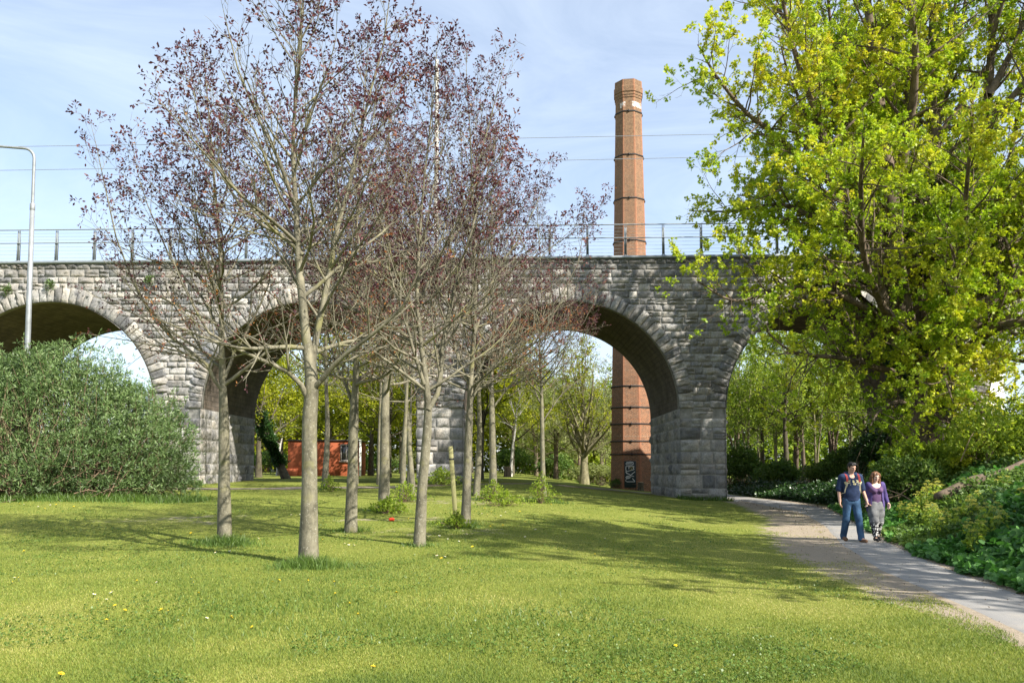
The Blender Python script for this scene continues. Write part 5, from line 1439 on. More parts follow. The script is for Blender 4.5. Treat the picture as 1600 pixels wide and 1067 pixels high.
# ------------------------------------------------------------------ street lamp, stake, stump, litter, wall plants
lY = bY + 1.9
lx = at_depth(43, 540, lY)[0]
lamp = thing('street_lamp', 'tall galvanised street lamp post rising behind the big bush at the left edge', 'street lamp', (lx, lY, float(hgt(lx, lY)) - .05))
zt = at_depth(55, 232, lY)[2] - lamp.location.z; zj = at_depth(50, 323, lY)[2] - lamp.location.z
MB().lathe([(.14, 0), (.14, 1.4), (.115, 1.45), (.105, zj * .6), (.09, zj)], 14).build('pole', M['galv'], lamp, True)
MB().lathe([(.095, zj - .15), (.10, zj - .14), (.10, zj + .12), (.07, zj + .14)], 14).build('collar', M['galv'], lamp, True)
a = np.linspace(0, pi / 2, 8); arm = [(0, 0, zj + .1), (0, 0, zt - .5)] + [(-.45 * (1 - cos(t_)), 0, zt - .45 + .45 * sin(t_)) for t_ in a] + [(-1.2, 0, zt + .06), (-2.2, 0, zt + .14)]
MB().tube(arm, np.linspace(.065, .05, len(arm)), 10).build('arm', M['galv'], lamp, True)
hd = MB().prism([(0, -.05), (.12, -.12), (.5, -.12), (.62, -.04), (.5, .07), (.1, .06)], -.13, .13, axis=1)
h_ = hd.build('lamp_head', M['galv'], lamp); h_.location = (-2.75, 0, zt + .13)

sb = GP(712, 812); st_ = at_depth(704, 697, sb[1])
stk = thing('wooden_stake', 'leaning green-stained wooden stake standing in the lawn without a tree', 'stake', sb)
Hs = st_[2] - sb[2]
m_st, n, l, p = new_mat('algae stained timber'); mp = n.new('ShaderNodeMapping'); mp.inputs['Scale'].default_value = (1, 1, .08); l.new(objco(n), mp.inputs['Vector'])
l.new(ramp(n, l, noise(n, l, 26, 5, .7, mp.outputs['Vector']), [(.3, (.16, .155, .065)), (.7, (.29, .275, .13))]), p.inputs['Base Color'])
mb = MB(); mb.box((-.055, -.05, -.2), (.055, .05, Hs), .008); so = mb.build('stake_post', m_st, stk); so.rotation_euler = (0, -math.atan2(sb[0] - st_[0], Hs), 0)
# rubber tie nailed near the top
MB().box((-.062, -.057, Hs - .34), (.062, .057, Hs - .30)).build('tie_strap', M['steel_dark'], so)
def stump(label, b, rad, h, seed, barkm, flare=.5):
    t = thing('tree_stump', label, 'stump', b); mb = MB()
    P, rr_ = stem_tubes(mb, [(0, 0, -.1), (0, 0, h * .2), (0, 0, h * .6), (0, 0, h)], [rad * (1 + flare), rad * 1.1, rad, rad * .97], 10, 16, 0, .06, seed)
    mb.build('stump_bark', barkm, t, True)
    MB().lathe([(rad * .97, h - .02), (rad * .95, h + .012), (.01, h + .016)], 16).build('cut_top', simple('sawn wood', (.42, .30, .18), .8, 0, .25, 10), t)
stump('short sawn tree stump on the lawn beyond the viaduct beside the white birch', G(793, 70.5), .30, .85, 3, M['bark_brown'], .15)
cbx = at_depth(1002, 757, CY - 2.6); stump('dark tree stump at the foot of the brick chimney beside the black door', np.array([cbx[0], CY - 2.4, float(hgt(cbx[0], CY - 2.4))]), .20, .62, 4, M['bark_dark'], .5)
lt = GP(612, 815)
m_red = simple('crumpled red plastic', (.55, .045, .02), .4, 0, .2, 20)
mb = MB(); r = rng_(5); V = nrm(r.normal(size=(40, 3))) * np.array([.085, .06, .05]) * r.uniform(.6, 1.1, (40, 1)) + np.array([0, 0, .06])
import bmesh
bm = bmesh.new(); [bm.verts.new(v) for v in V]; bmesh.ops.convex_hull(bm, input=bm.verts); 
me = bpy.data.meshes.new('litter'); bm.to_mesh(me); bm.free(); me.materials.append(m_red)
o = link('litter', me); o.location = tuple(lt); tag(o, 'crumpled red plastic litter in the grass by the thick straight trunk', 'litter')
for (px_, py_, lab) in ((12, 455, 'small tuft of wild plants sprouting from the wall at the far left'), (80, 448, 'small tuft of wild plants sprouting from the wall above the left arch crown'), (233, 440, 'small dry tuft on the wall above the pier left of the purple trees')):
    b = at_depth(px_, py_, VY - .09); rt = thing('wall_plant', lab, 'plant', b, 0, 'plants growing out of the viaduct wall')
    rr = rng_(px_); k = 46; d = nrm(np.stack([rr.normal(0, .6, k), -np.abs(rr.normal(.5, .3, k)), rr.normal(.5, .5, k)], -1))
    foliage('foliage', d * rr.uniform(.04, .32, (k, 1)), d, .13, rr, M['leaf_bush'], rt, per=4, spread=.6, up=.5, aspect=.35)
    V, q = tubes(np.stack([np.zeros((12, 3)) + [0, .06, 0], d[:12] * .15, d[:12] * .3], 1), np.full((12, 3), .008), 4); link('stems', make_mesh('stems', V, [q], M['twig']), rt)
# pale stone lying at the right pier foot
sb_ = GP(1152, 784); bm = bmesh.new(); r = rng_(8)
[bm.verts.new(v) for v in nrm(r.normal(size=(30, 3))) * np.array([.22, .14, .10]) + np.array([0, 0, .05])]; bmesh.ops.convex_hull(bm, input=bm.verts)
me = bpy.data.meshes.new('stone'); bm.to_mesh(me); bm.free(); me.materials.append(simple('pale stone', (.5, .45, .38), .9)); o = link('stone', me); o.location = tuple(sb_); tag(o, 'loose pale stone on the earth at the corner of the right pier', 'stone')

# ------------------------------------------------------------------ buildings far behind the second arch
oY = 75.0
oc0 = G(450, oY); 
blk = thing('orange_block', 'low flat-roofed orange-red rendered building beyond the viaduct', 'building', (oc0[0], oY, oc0[2] - .1))
zt = at_depth(500, 689, oY)[2] - blk.location.z; wx = at_depth(556, 720, oY)[0] - oc0[0]
M['render_orange'] = simple('orange painted render', (.31, .085, .038), .85, 0, .22, 1.6, .2, .3)
MB().box((0, 0, 0), (wx, 5, zt), .02).build('wall', M['render_orange'], blk)
MB().box((-.25, -.12, 0), (.9, .35, zt * .24), .02).build('plinth', M['render_orange'], blk)
MB().box((-.12, -.12, zt + .003), (wx + .12, 5.12, zt + .14), .02).build('roof', M['steel_dark'], blk)
wn = at_depth(541, 707, oY); wxx = wn[0] - oc0[0]; wz = wn[2] - blk.location.z
wf = MB(); 
for a_, b_ in (((wxx - .5, -.06, wz - .75), (wxx - .42, .03, wz + .75)), ((wxx + .42, -.06, wz - .75), (wxx + .5, .03, wz + .75)), ((wxx - .42, -.06, wz + .66), (wxx + .42, .03, wz + .75)), ((wxx - .42, -.06, wz - .75), (wxx + .42, .03, wz - .66)), ((wxx - .03, -.05, wz - .66), (wxx + .03, .02, wz + .66))): wf.box(a_, b_)
wfo = wf.build('window', simple('grey window frame', (.28, .26, .24), .5), blk)
MB().box((wxx - .42, -.02, wz - .66), (wxx + .42, .04, wz + .66)).build('pane', simple('dark window glass', (.05, .05, .055), .15, 0, .2, 2, .6), wfo)
MB().box((wxx - .6, -.14, wz - .86), (wxx + .6, .02, wz - .76)).build('sill', simple('stone sill', (.3, .24, .2), .8), wfo)
wp = G(563, 73); wpo = thing('white_post', 'white painted post at the right end of the orange block', 'post', wp)
MB().box((-.09, -.09, -.1), (.09, .09, 3.1), .015).build('post_shaft', M['white_paint'], wpo); MB().box((-.13, -.13, 3.103), (.13, .13, 3.2), .02).build('post_cap', M['white_paint'], wpo)
pY = 112.0; pb = G(428, pY)
hs = thing('pink_house', 'pink gabled house glimpsed far behind the ivy-clad tree', 'house', (pb[0], pY, pb[2] - .1))
pz = at_depth(428, 690, pY)[2] - hs.location.z
M['render_pink'] = simple('pink render', (.45, .16, .15), .85, 0, .15, 2)
MB().box((-4.5, 0, 0), (4.5, 6, pz)).build('wall', M['render_pink'], hs)
MB().prism([(-.4, pz + .003), (6.4, pz + .003), (3, pz + 2.4)], -4.8, 4.8, axis=0).build('roof', simple('red roof tiles', (.36, .10, .08), .8), hs)
for x_ in (-2.4, 1.9):
    w_ = MB().box((x_ - .65, -.05, pz * .42), (x_ + .65, .03, pz * .85)).build('window', M['white_paint'], hs); MB().box((x_ - .55, -.07, pz * .46), (x_ + .55, -.03, pz * .81)).build('pane', simple('house window glass', (.06, .07, .08), .15, 0, .2, 2, .6), w_)
MB().box((-.5, -.05, 0), (.45, .03, 2.1)).build('door', M['white_paint'], hs)
# pale building and a red car glimpsed through the leaves at the right edge
wb = G(1550, 78)
wh = thing('pale_building', 'pale grey building glimpsed through the leaves at the right edge', 'building', (wb[0], 78, wb[2] - .1))
MB().box((-6, 0, 0), (1.3, 8, 10.5)).build('wall', simple('pale grey render', (.55, .54, .52), .8, 0, .12, 1.2), wh)
MB().box((-6.2, -.2, 10.503), (1.5, 8.2, 10.7)).build('roof', M['steel_grey'], wh)
for fx in (-4.6, -2.6, -.6):
    for fz in (3.2, 6.2, 9.0):
        w_ = MB().box((fx - .55, -.04, fz - .7), (fx + .55, .04, fz + .7)).build('window', M['white_paint'], wh); MB().box((fx - .46, -.06, fz - .6), (fx + .46, -.02, fz + .6)).build('pane', simple('office glass', (.10, .12, .14), .1, 0, .2, 2, .6), w_)

# ------------------------------------------------------------------ the couple: bodies grown as one smooth field each
class Field:
    def __init__(s, lo, hi, h):
        s.lo = np.array(lo, float); s.h = h; s.n = np.ceil((np.array(hi) - s.lo) / h).astype(int) + 1
        s.D = np.full(s.n, .25, np.float32); s.ax = [s.lo[i] + h * np.arange(s.n[i]) for i in range(3)]
    def cap(s, a, b, ra, rb=None, k=.02, sx=1.0, sy=1.0, sz=1.0, pad=.09):
        rb = ra if rb is None else rb
        a = np.array(a, float); b = np.array(b, float); sc = np.array([sx, sy, sz]); m = max(ra, rb) * max(sx, sy, sz) + pad
        i0 = np.clip(np.floor((np.minimum(a, b) - m - s.lo) / s.h).astype(int), 0, s.n - 1); i1 = np.clip(np.ceil((np.maximum(a, b) + m - s.lo) / s.h).astype(int) + 1, 1, s.n)
        g = np.stack(np.meshgrid(*[s.ax[i][i0[i]:i1[i]] for i in range(3)], indexing='ij'), -1)
        p = (g - a) / sc; v = (b - a) / sc
        t = np.clip((p @ v) / max(v @ v, 1e-9), 0, 1)
        d = (np.linalg.norm(p - t[..., None] * v, axis=-1) - (ra + (rb - ra) * t)) * min(sx, sy, sz, 1.0)
        sub = s.D[i0[0]:i1[0], i0[1]:i1[1], i0[2]:i1[2]]
        hh = np.clip(.5 + .5 * (sub - d) / k, 0, 1)
        sub[...] = sub * (1 - hh) + d * hh - k * hh * (1 - hh)
        return s
    def grid(s): return np.meshgrid(*s.ax, indexing='ij')
    def chain(s, pts, rads, k=.02, **kw):
        for i in range(len(pts) - 1): s.cap(pts[i], pts[i + 1], rads[i], rads[i + 1], k, **kw)
        return s
    def at(s, p):
        i = np.clip(np.round((np.asarray(p) - s.lo) / s.h).astype(int), 0, s.n - 1); return s.D[i[..., 0], i[..., 1], i[..., 2]]
    def front_y(s, x, z):
        """y of the surface met first coming from the front (-y)"""
        i = int(round((x - s.lo[0]) / s.h)); k = int(round((z - s.lo[2]) / s.h)); c = s.D[i, :, k]; j = np.argmax(c < 0)
        return s.ax[1][j] if c[j] < 0 else 0.0
    def mesh(s, name, mat, D=None):
        D = s.D if D is None else D
        nx, ny, nz = D.shape; neg = D < 0
        c = [neg[i:nx - 1 + i, j:ny - 1 + j, k:nz - 1 + k] for i in (0, 1) for j in (0, 1) for k in (0, 1)]
        cnt = np.sum(c, axis=0); act = (cnt > 0) & (cnt < 8)
        ids = np.full(act.shape, -1, np.int64); cells = np.argwhere(act); ids[act] = np.arange(len(cells))
        acc = np.zeros((len(cells), 3)); w = np.zeros(len(cells))
        off = [(i, j, k) for i in (0, 1) for j in (0, 1) for k in (0, 1)]
        for a in range(8):
            for b in range(a + 1, 8):
                oa, ob = np.array(off[a]), np.array(off[b])
                if np.abs(oa - ob).sum() != 1: continue
                va = D[cells[:, 0] + oa[0], cells[:, 1] + oa[1], cells[:, 2] + oa[2]]; vb = D[cells[:, 0] + ob[0], cells[:, 1] + ob[1], cells[:, 2] + ob[2]]
                x = (va < 0) != (vb < 0); t = np.where(x, va / np.where(x, va - vb, 1), 0)
                acc += np.where(x[:, None], oa + (ob - oa) * t[:, None], 0); w += x
        V = s.lo + (cells + acc / np.maximum(w, 1)[:, None]) * s.h
        Q = []
        for ax in range(3):
            o1, o2 = [(1, 2), (2, 0), (0, 1)][ax]
            sl0 = [slice(1, -1)] * 3; sl1 = [slice(1, -1)] * 3
            sl0[ax] = slice(0, -1); sl1[ax] = slice(1, None)
            A = neg[tuple(sl0)]; B = neg[tuple(sl1)]
            e = np.argwhere(A != B); 
            if not len(e): continue
            flip = A[e[:, 0], e[:, 1], e[:, 2]]
            g = e.copy(); 
            for q_ in range(3):
                if q_ != ax: g[:, q_] += 1
            def cid(d1, d2):
                h_ = g.copy(); h_[:, o1] += d1; h_[:, o2] += d2
                return ids[h_[:, 0], h_[:, 1], h_[:, 2]]
            q = np.stack([cid(-1, -1), cid(0, -1), cid(0, 0), cid(-1, 0)], -1)
            q[~flip] = q[~flip][:, ::-1]; Q.append(q)
        return make_mesh(name, V, [np.concatenate(Q)], mat, smooth=True)

def skin_mat(name, c):
    m, n, l, p = new_mat(name); l.new(ramp(n, l, noise(n, l, 30, 3, .6, objco(n)), [(.3, tuple(x * .88 for x in c)), (.7, tuple(min(1, x * 1.1) for x in c))]), p.inputs['Base Color'])
    p.inputs['Roughness'].default_value = .5; p.inputs['Subsurface Weight'].default_value = .08; p.inputs['Subsurface Radius'].default_value = (.02, .008, .004); return m

def hand(F, w, d, palm_n, s=1.0, curl=.25):
    """palm and five separate fingers from wrist w along d; palm_n is the direction the palm faces"""
    d = nrm(np.array(d, float)); n_ = np.array(palm_n, float); n_ = nrm(n_ - d * (n_ @ d)); side = np.cross(d, n_)
    w = np.array(w, float)
    F.cap(w, w + d * .02 * s, .024 * s, .026 * s, .012)
    for q in (-.027, -.009, .009, .027): F.cap(w + side * q * .7 * s + d * .02 * s, w + d * .085 * s + side * q * s, .0145 * s, .013 * s, .010)
    for q, ln, cu in ((-.030, .066, 1.25), (-.010, .078, 1.0), (.010, .074, 1.05), (.029, .058, 1.3)):
        a = w + d * .088 * s + side * q * s; dd = d
        for j, (f_, r_) in enumerate(((.45, .0100), (.32, .0092), (.25, .0082))):
            th = curl * cu * (1 + .5 * j); dd = nrm(dd * cos(th) + n_ * sin(th)); b = a + dd * ln * f_ * s; F.cap(a, b, r_ * s, r_ * .94 * s, .004); a = b
    a = w + d * .025 * s - side * .026 * s; b = a + nrm(d * .75 - side * .75 + n_ * .35) * .042 * s; c = b + nrm(d * .95 - side * .15 + n_ * .3) * .034 * s
    F.cap(a, b, .0135 * s, .0115 * s, .012); F.cap(b, c, .0108 * s, .009 * s, .004)

def head(F, c, s, yaw, pitch, tone=1.0):
    """c = centre of the head, facing -y turned by yaw; returns the frame"""
    cy_, sy_ = cos(yaw), sin(yaw); fx = np.array([sin(yaw), -cos(yaw), 0]); right = np.array([cy_, sy_, 0])
    up = np.array([0, 0, 1.0]); f = nrm(fx * cos(pitch) - up * sin(pitch)); u = nrm(up * cos(pitch) + fx * sin(pitch))
    Pt = lambda x, y, z: np.array(c) + (right * x + f * y + u * z) * s
    F.cap(Pt(0, -.022, .032), Pt(0, .012, .040), .079 * s, .074 * s, .02)       # cranium
    F.cap(Pt(0, .022, -.010), Pt(0, .034, -.066), .063 * s, .042 * s, .03)      # face to chin
    F.cap(Pt(0, .050, -.088), Pt(0, .058, -.092), .021 * s, .020 * s, .02)      # chin
    for q in (-1, 1):
        F.cap(Pt(q * .044, .022, -.060), Pt(q * .052, -.006, -.030), .024 * s, .026 * s, .025)   # jaw
        F.cap(Pt(q * .040, .055, -.018), Pt(q * .044, .040, -.022), .021 * s, .022 * s, .02)     # cheekbone
        F.cap(Pt(q * .016, .084, .028), Pt(q * .044, .072, .026), .011 * s, .010 * s, .012)      # brow
        F.cap(Pt(q * .076, -.012, .012), Pt(q * .073, -.008, -.026), .013 * s, .009 * s, .006, sx=.7)  # ear
    F.cap(Pt(0, .086, .016), Pt(0, .106, -.022), .010 * s, .0135 * s, .010)     # nose
    for q in (-1, 1): F.cap(Pt(q * .010, .095, -.027), Pt(q * .012, .088, -.027), .009 * s, .008 * s, .006)
    F.cap(Pt(-.018, .083, -.052), Pt(.018, .083, -.052), .008 * s, .008 * s, .008)   # upper lip
    F.cap(Pt(-.015, .080, -.062), Pt(.015, .080, -.062), .009 * s, .009 * s, .008)
    return Pt, right, f, u

def face_details(root, Pt, s, eye_col, brow_mat, lip_mat):
    ew = simple('eye white', (.7, .68, .66), .2); ir = simple('iris', eye_col, .15)
    for q in (-1, 1):
        MBs = MB(); MBs.lathe([(.0008, -.011 * s), (.0075 * s, -.008 * s), (.0115 * s, 0), (.0075 * s, .008 * s), (.0008, .011 * s)], 12); e = MBs.build('eye', ew, root, True); e.location = tuple(Pt(q * .031, .073, .010))
        c = Pt(q * .031, .0835, .009); d = MB().lathe([(.0008, -.005 * s), (.0048 * s, -.003 * s), (.0055 * s, 0), (.0048 * s, .003 * s), (.0008, .005 * s)], 10).build('iris', ir, e, True); d.location = tuple(c - Pt(q * .031, .073, .010))
        MB().tube([Pt(q * .013, .0945, .027), Pt(q * .030, .090, .034), Pt(q * .048, .076, .028)], np.array([.005, .0048, .003]) * s, 6).build('eyebrow', brow_mat, root, True)
    MB().tube([Pt(-.022, .0865, -.056), Pt(-.010, .0915, -.055), Pt(0, .092, -.056), Pt(.010, .0915, -.055), Pt(.022, .0865, -.056)], np.array([.002, .004, .0045, .004, .002]) * s, 6).build('lips', lip_mat, root, True)

def wrinkle(F, seed, amp, freq=9.0, zs=.55):
    x, y, z = F.grid(); r = rng_(seed); o = np.zeros(F.D.shape, np.float32)
    for k in range(7):
        d = nrm(r.normal(size=3) * np.array([1, 1, zs])); f = freq * r.uniform(1, 3.2); o += np.sin((x * d[0] + y * d[1] + z * d[2]) * f * 2 + r.uniform(0, 6.3)) / (1 + k * .15)
    return o / 4 * amp

def couple():
    MANP = GP(1332, 846); 
    # ---------------------------------------------------------------- man
    H = .0065
    man = thing('person', 'dark-haired man in a navy printed hooded top and blue jeans walking down the path', 'person', MANP, R(3))
    lo, hi = (-.48, -.55, -.02), (.52, .50, 1.84)
    armL = [(-.205, .015, 1.445), (-.268, .045, 1.17), (-.285, -.035, .915)]
    armR = [(.205, .015, 1.445), (.285, .055, 1.18), (.335, -.03, .93)]
    legL = [(-.095, .01, .93), (-.115, .035, .50), (-.115, .20, .125)]
    legR = [(.095, 0, .93), (.10, -.12, .505), (.125, -.17, .09)]
    F = Field(lo, hi, H)
    F.chain([(0, .01, .95), (0, .005, 1.10), (0, 0, 1.28)], [.118, .112, .125], .05, sx=1.32, sy=.92)
    F.cap((-.10, .0, 1.38), (.10, .0, 1.38), .105, .105, .05, sy=.95)
    F.cap((-.17, .015, 1.45), (.17, .015, 1.45), .062, .062, .05)
    F.cap((0, .012, 1.45), (0, -.012, 1.59), .062, .056, .035)
    Pt, right, f, u = head(F, (.008, -.035, 1.665), 1.0, R(11), R(16))
    for arm in (armL, armR): F.chain(arm, [.054, .043, .030], .015)
    hand(F, armL[2], (-.02, -.06, -.16), (.55, -.2, 0), 1.0, .28)
    hand(F, armR[2], (.03, -.05, -.15), (.4, -.25, 0), 1.0, .42)
    for leg in (legL, legR): F.chain(leg, [.088, .060, .042], .02)
    F.cap((-.115, .20, .10), (-.125, .075, .045), .042, .040, .02); F.cap((.125, -.16, .07), (.14, -.33, .045), .042, .038, .02)
    sk = skin_mat('man skin', (.50, .30, .215))
    body = link('body', F.mesh('man_body', sk), man)
    # hooded sweatshirt with sleeves pushed to the elbow
    T = Field(lo, hi, H)
    T.chain([(0, .01, .935), (0, .005, 1.08), (0, 0, 1.28)], [.140, .138, .150], .05, sx=1.33, sy=.98)
    T.cap((-.11, .0, 1.375), (.11, .0, 1.375), .128, .128, .05, sy=.98)
    T.cap((-.18, .015, 1.445), (.18, .015, 1.445), .080, .080, .05); T.cap((0, .03, 1.47), (0, .03, 1.50), .085, .080, .03)
    for arm in (armL, armR):
        e = np.array(arm[1]) * .93 + np.array(arm[0]) * .07; T.cap(arm[0], e, .078, .070, .03); T.cap(e, e + np.array([0, -.004, -.012]), .073, .073, .01)
    # hood bunched behind and beside the neck
    T.chain([(-.095, -.055, 1.475), (-.118, .03, 1.515), (-.07, .105, 1.525), (0, .135, 1.515), (.07, .105, 1.525), (.118, .03, 1.515), (.095, -.055, 1.475)], [.030, .042, .052, .06, .052, .042, .030], .025)
    T.D += wrinkle(T, 3, .006, 8, .9)
    x, y, z = T.grid(); Dv = np.maximum(T.D, .925 - z); Dv = np.maximum(Dv, .10 - np.sqrt(x ** 2 + (y + .115) ** 2 + ((z - 1.515) * .95) ** 2) - .012)
    hood = link('hooded_top', T.mesh('man_top', simple('navy sweatshirt', (.021, .034, .075), .9, 0, .3, 12, .2, .2), Dv), man); T.D = Dv
    # pouch pocket seam and cuffs
    MB().tube([(x_, T.front_y(x_, zz) - .003, zz) for x_, zz in ((-.15, .99), (-.115, 1.10), (-.05, 1.15), (.05, 1.15), (.115, 1.10), (.15, .99))], .005, 5).build('pocket', simple('navy rib knit', (.02, .03, .065), .9), hood, True)
    # arched letters across the chest
    pm = simple('cream print', (.62, .55, .30), .8, 0, .25, 40)
    dg = bpy.context.evaluated_depsgraph_get()
    def letters(word, xc, zc, rad, size, nm, step):
        Vs = []; Ps = {}; k0 = 0; n = len(word)
        for i, ch in enumerate(word):
            if ch == ' ': continue
            cu = bpy.data.curves.new('glyph', 'FONT'); cu.body = ch; cu.size = size; cu.align_x = 'CENTER'; cu.offset = .0035; cu.resolution_u = 2
            ob = bpy.data.objects.new('glyph', cu); COL.objects.link(ob); bpy.context.view_layer.update()
            me = bpy.data.meshes.new_from_object(ob.evaluated_get(bpy.context.evaluated_depsgraph_get())); bpy.data.objects.remove(ob); bpy.data.curves.remove(cu)
            v = np.array([w.co[:] for w in me.vertices]); th = (i - (n - 1) / 2) * step / rad
            X = xc + rad * sin(th) + v[:, 0] * cos(th) + v[:, 1] * sin(th); Z = zc - rad + rad * cos(th) - v[:, 0] * sin(th) + v[:, 1] * cos(th)
            Y = np.array([T.front_y(a, b) for a, b in zip(X, Z)]) - .008
            for p_ in me.polygons: Ps.setdefault(len(p_.vertices), []).append(np.array(p_.vertices) + k0)
            Vs.append(np.stack([X, Y, Z], -1)); k0 += len(v); bpy.data.meshes.remove(me)
        return link(nm, make_mesh(nm, np.concatenate(Vs), [np.array(v) for v in Ps.values()], pm), hood)
    letters('ECT & TONE', .012, 1.335, .42, .078, 'chest_lettering', .040)
    letters('- CO -', .012, 1.283, .5, .045, 'small_lettering', .034)
    # jeans
    J = Field(lo, hi, H)
    J.cap((0, .01, .99), (0, .012, .90), .115, .118, .05, sx=1.34, sy=1.0)
    for leg in (legL, legR):
        a, b, c = map(np.array, leg); J.chain([a, b, c + (c - b) * -.02], [.102, .078, .072], .03); J.cap(c, c + np.array([0, -.02, -.05]), .070, .066, .02)
    J.D += wrinkle(J, 5, .007, 9, .8); x, y, z = J.grid()
    link('jeans', J.mesh('man_jeans', simple('faded blue denim', (.040, .085, .155), .85, 0, .45, 5, .2, .25), np.maximum(np.maximum(J.D, z - 1.03), .045 - z)), man)
    B = MB()
    shoes = simple('brown leather shoes', (.16, .085, .045), .5, 0, .25, 12)
    Sf = Field(lo, (.52, .5, .30), H)
    Sf.cap((-.115, .205, .085), (-.128, .045, .05), .050, .046, .03, sz=.9); Sf.cap((-.116, .215, .12), (-.116, .20, .15), .046, .044, .02)
    link('shoe', Sf.mesh('man_shoe', shoes, np.maximum(Sf.D, .004 - Sf.grid()[2])), man)
    Sf = Field(lo, (.52, .5, .30), H)
    Sf.cap((.127, -.155, .05), (.143, -.345, .042), .050, .044, .03, sz=.9); Sf.cap((.126, -.165, .08), (.126, -.165, .11), .046, .044, .02)
    link('shoe', Sf.mesh('man_shoe', shoes, np.maximum(Sf.D, .004 - Sf.grid()[2])), man)
    # short black hair
    Hf = Field((-.2, -.25, 1.45), (.22, .2, 1.84), .006)
    Hf.cap(Pt(0, -.030, .042), Pt(0, .010, .056), .086, .080, .02); Hf.cap(Pt(-.05, .055, .092), Pt(.05, .055, .092), .028, .028, .03); Hf.cap(Pt(0, -.06, -.01), Pt(0, -.05, -.05), .06, .045, .03)
    for q in (-1, 1): Hf.cap(Pt(q * .066, .016, .04), Pt(q * .069, .014, .0), .018, .012, .015)
    x, y, z = Hf.grid(); q_ = np.stack([x, y, z], -1) - Pt(0, 0, 0); yy = q_ @ f; uu = q_ @ u
    cut = np.minimum(yy - .045, .068 - uu)     # keep the face and forehead free
    cut2 = np.minimum(yy + .005, .0 - uu)
    Dh = np.maximum(np.maximum(Hf.D + wrinkle(Hf, 9, .010, 34), cut), cut2)
    hairm = simple('black hair', (.012, .010, .009), .55, 0, .4, 60)
    link('hair', Hf.mesh('man_hair', hairm, Dh), man)
    face_details(man, Pt, 1.0, (.05, .03, .02), hairm, simple('man lips', (.36, .16, .13), .5))
    # rucksack: rests on his back, straps over the shoulders
    bp = thing('backpack', "dark backpack with red and cream straps on the back of the walking man", 'backpack', MANP, R(3))
    Bf = Field((-.3, .0, .98), (.3, .5, 1.6), .008)
    Bf.cap((-.09, .245, 1.12), (.09, .245, 1.12), .085, .085, .04); Bf.cap((-.09, .24, 1.40), (.09, .24, 1.40), .08, .08, .06); Bf.cap((0, .25, 1.12), (0, .24, 1.42), .11, .1, .05, sx=1.4); Bf.cap((0, .34, 1.12), (0, .335, 1.24), .05, .05, .03, sx=1.9)
    link('bag', Bf.mesh('bag', simple('black nylon', (.02, .022, .028), .7, 0, .3, 12)), bp)
    red = simple('red strap webbing', (.30, .04, .035), .7); cream = simple('cream strap webbing', (.48, .43, .30), .8)
    for q in (-1, 1):
        up_ = [(q * .105, .20, 1.47), (q * .122, .10, 1.535), (q * .130, .02, 1.545), (q * .138, -.06, 1.50)]
        pts = [(q * .140, T.front_y(q * .140, zz) - .006, zz) for zz in (1.46, 1.42, 1.38, 1.34)]
        mb = MB(); P = np.array(up_ + pts)
        for dxx in (-.018, -.006, .006, .018): mb.tube(P + np.array([dxx, 0, 0]), .0085, 6)
        mb.build('strap', red, bp, True)
        lowp = [(q * (.142 + .008 * i), T.front_y(q * (.142 + .008 * i), zz) - .006, zz) for i, zz in enumerate((1.34, 1.28, 1.22, 1.16, 1.10))] + [(q * .205, .03, 1.08), (q * .17, .17, 1.07)]
        mb = MB(); P = np.array(lowp)
        for dxx in (-.014, 0, .014): mb.tube(P + np.array([dxx, 0, 0]), .008, 6)
        mb.build('strap', cream, bp, True)
    # ---------------------------------------------------------------- woman
    WP_ = MANP + np.array([.565, .04, 0]); WP_[2] = float(hgt(WP_[0], WP_[1])) + .012
    wom = thing('person', 'auburn-haired woman in a purple top and violet cardigan walking hand in hand', 'person', WP_, R(-2))
    lo, hi = (-.42, -.48, -.02), (.46, .42, 1.62); sc = .9
    wl = [(-.158, .01, 1.275), (-.215, .05, 1.03), (-.215, -.045, .88)]; wr = [(.158, .01, 1.275), (.235, .05, 1.04), (.262, -.03, .855)]
    ll = [(-.08, 0, .80), (-.085, -.09, .44), (-.075, -.13, .08)]; lr = [(.08, .01, .80), (.075, .03, .44), (.07, .13, .10)]
    F = Field(lo, hi, H)
    F.chain([(0, .01, .83), (0, 0, .98), (0, 0, 1.12)], [.112, .092, .104], .05, sx=1.25, sy=.92); F.cap((-.08, 0, 1.20), (.08, 0, 1.20), .088, .088, .05)
    F.cap((-.135, .012, 1.275), (.135, .012, 1.275), .050, .050, .04); F.cap((0, .01, 1.28), (0, -.015, 1.39), .048, .044, .03)
    for q in (-1, 1): F.cap((q * .068, -.075, 1.135), (q * .066, -.085, 1.13), .056, .054, .03)
    Pt, right, f, u = head(F, (-.004, -.035, 1.447), .93, R(7), R(13))
    for arm in (wl, wr): F.chain(arm, [.042, .034, .024], .015)
    hand(F, wl[2], (-.02, -.06, -.15), (-.5, -.2, 0), .92, .45); hand(F, wr[2], (.02, -.04, -.15), (-.5, -.3, 0), .92, .3)
    for leg in (ll, lr): F.chain(leg, [.080, .052, .036], .02)
    F.cap((-.075, -.12, .06), (-.082, -.26, .035), .036, .032, .02); F.cap((.07, .13, .09), (.072, .0, .035), .036, .032, .02)
    body = link('body', F.mesh('woman_body', skin_mat('woman skin', (.62, .42, .33))), wom)
    T = Field(lo, hi, H)
    T.chain([(0, .01, .80), (0, 0, .98), (0, 0, 1.12)], [.124, .104, .116], .05, sx=1.27, sy=.95); T.cap((-.08, 0, 1.19), (.08, 0, 1.19), .10, .10, .05)
    for q in (-1, 1): T.cap((q * .068, -.08, 1.135), (q * .066, -.09, 1.13), .063, .06, .03)
    for q in (-1, 1): T.cap((q * .095, .01, 1.25), (q * .098, .01, 1.29), .045, .04, .03)
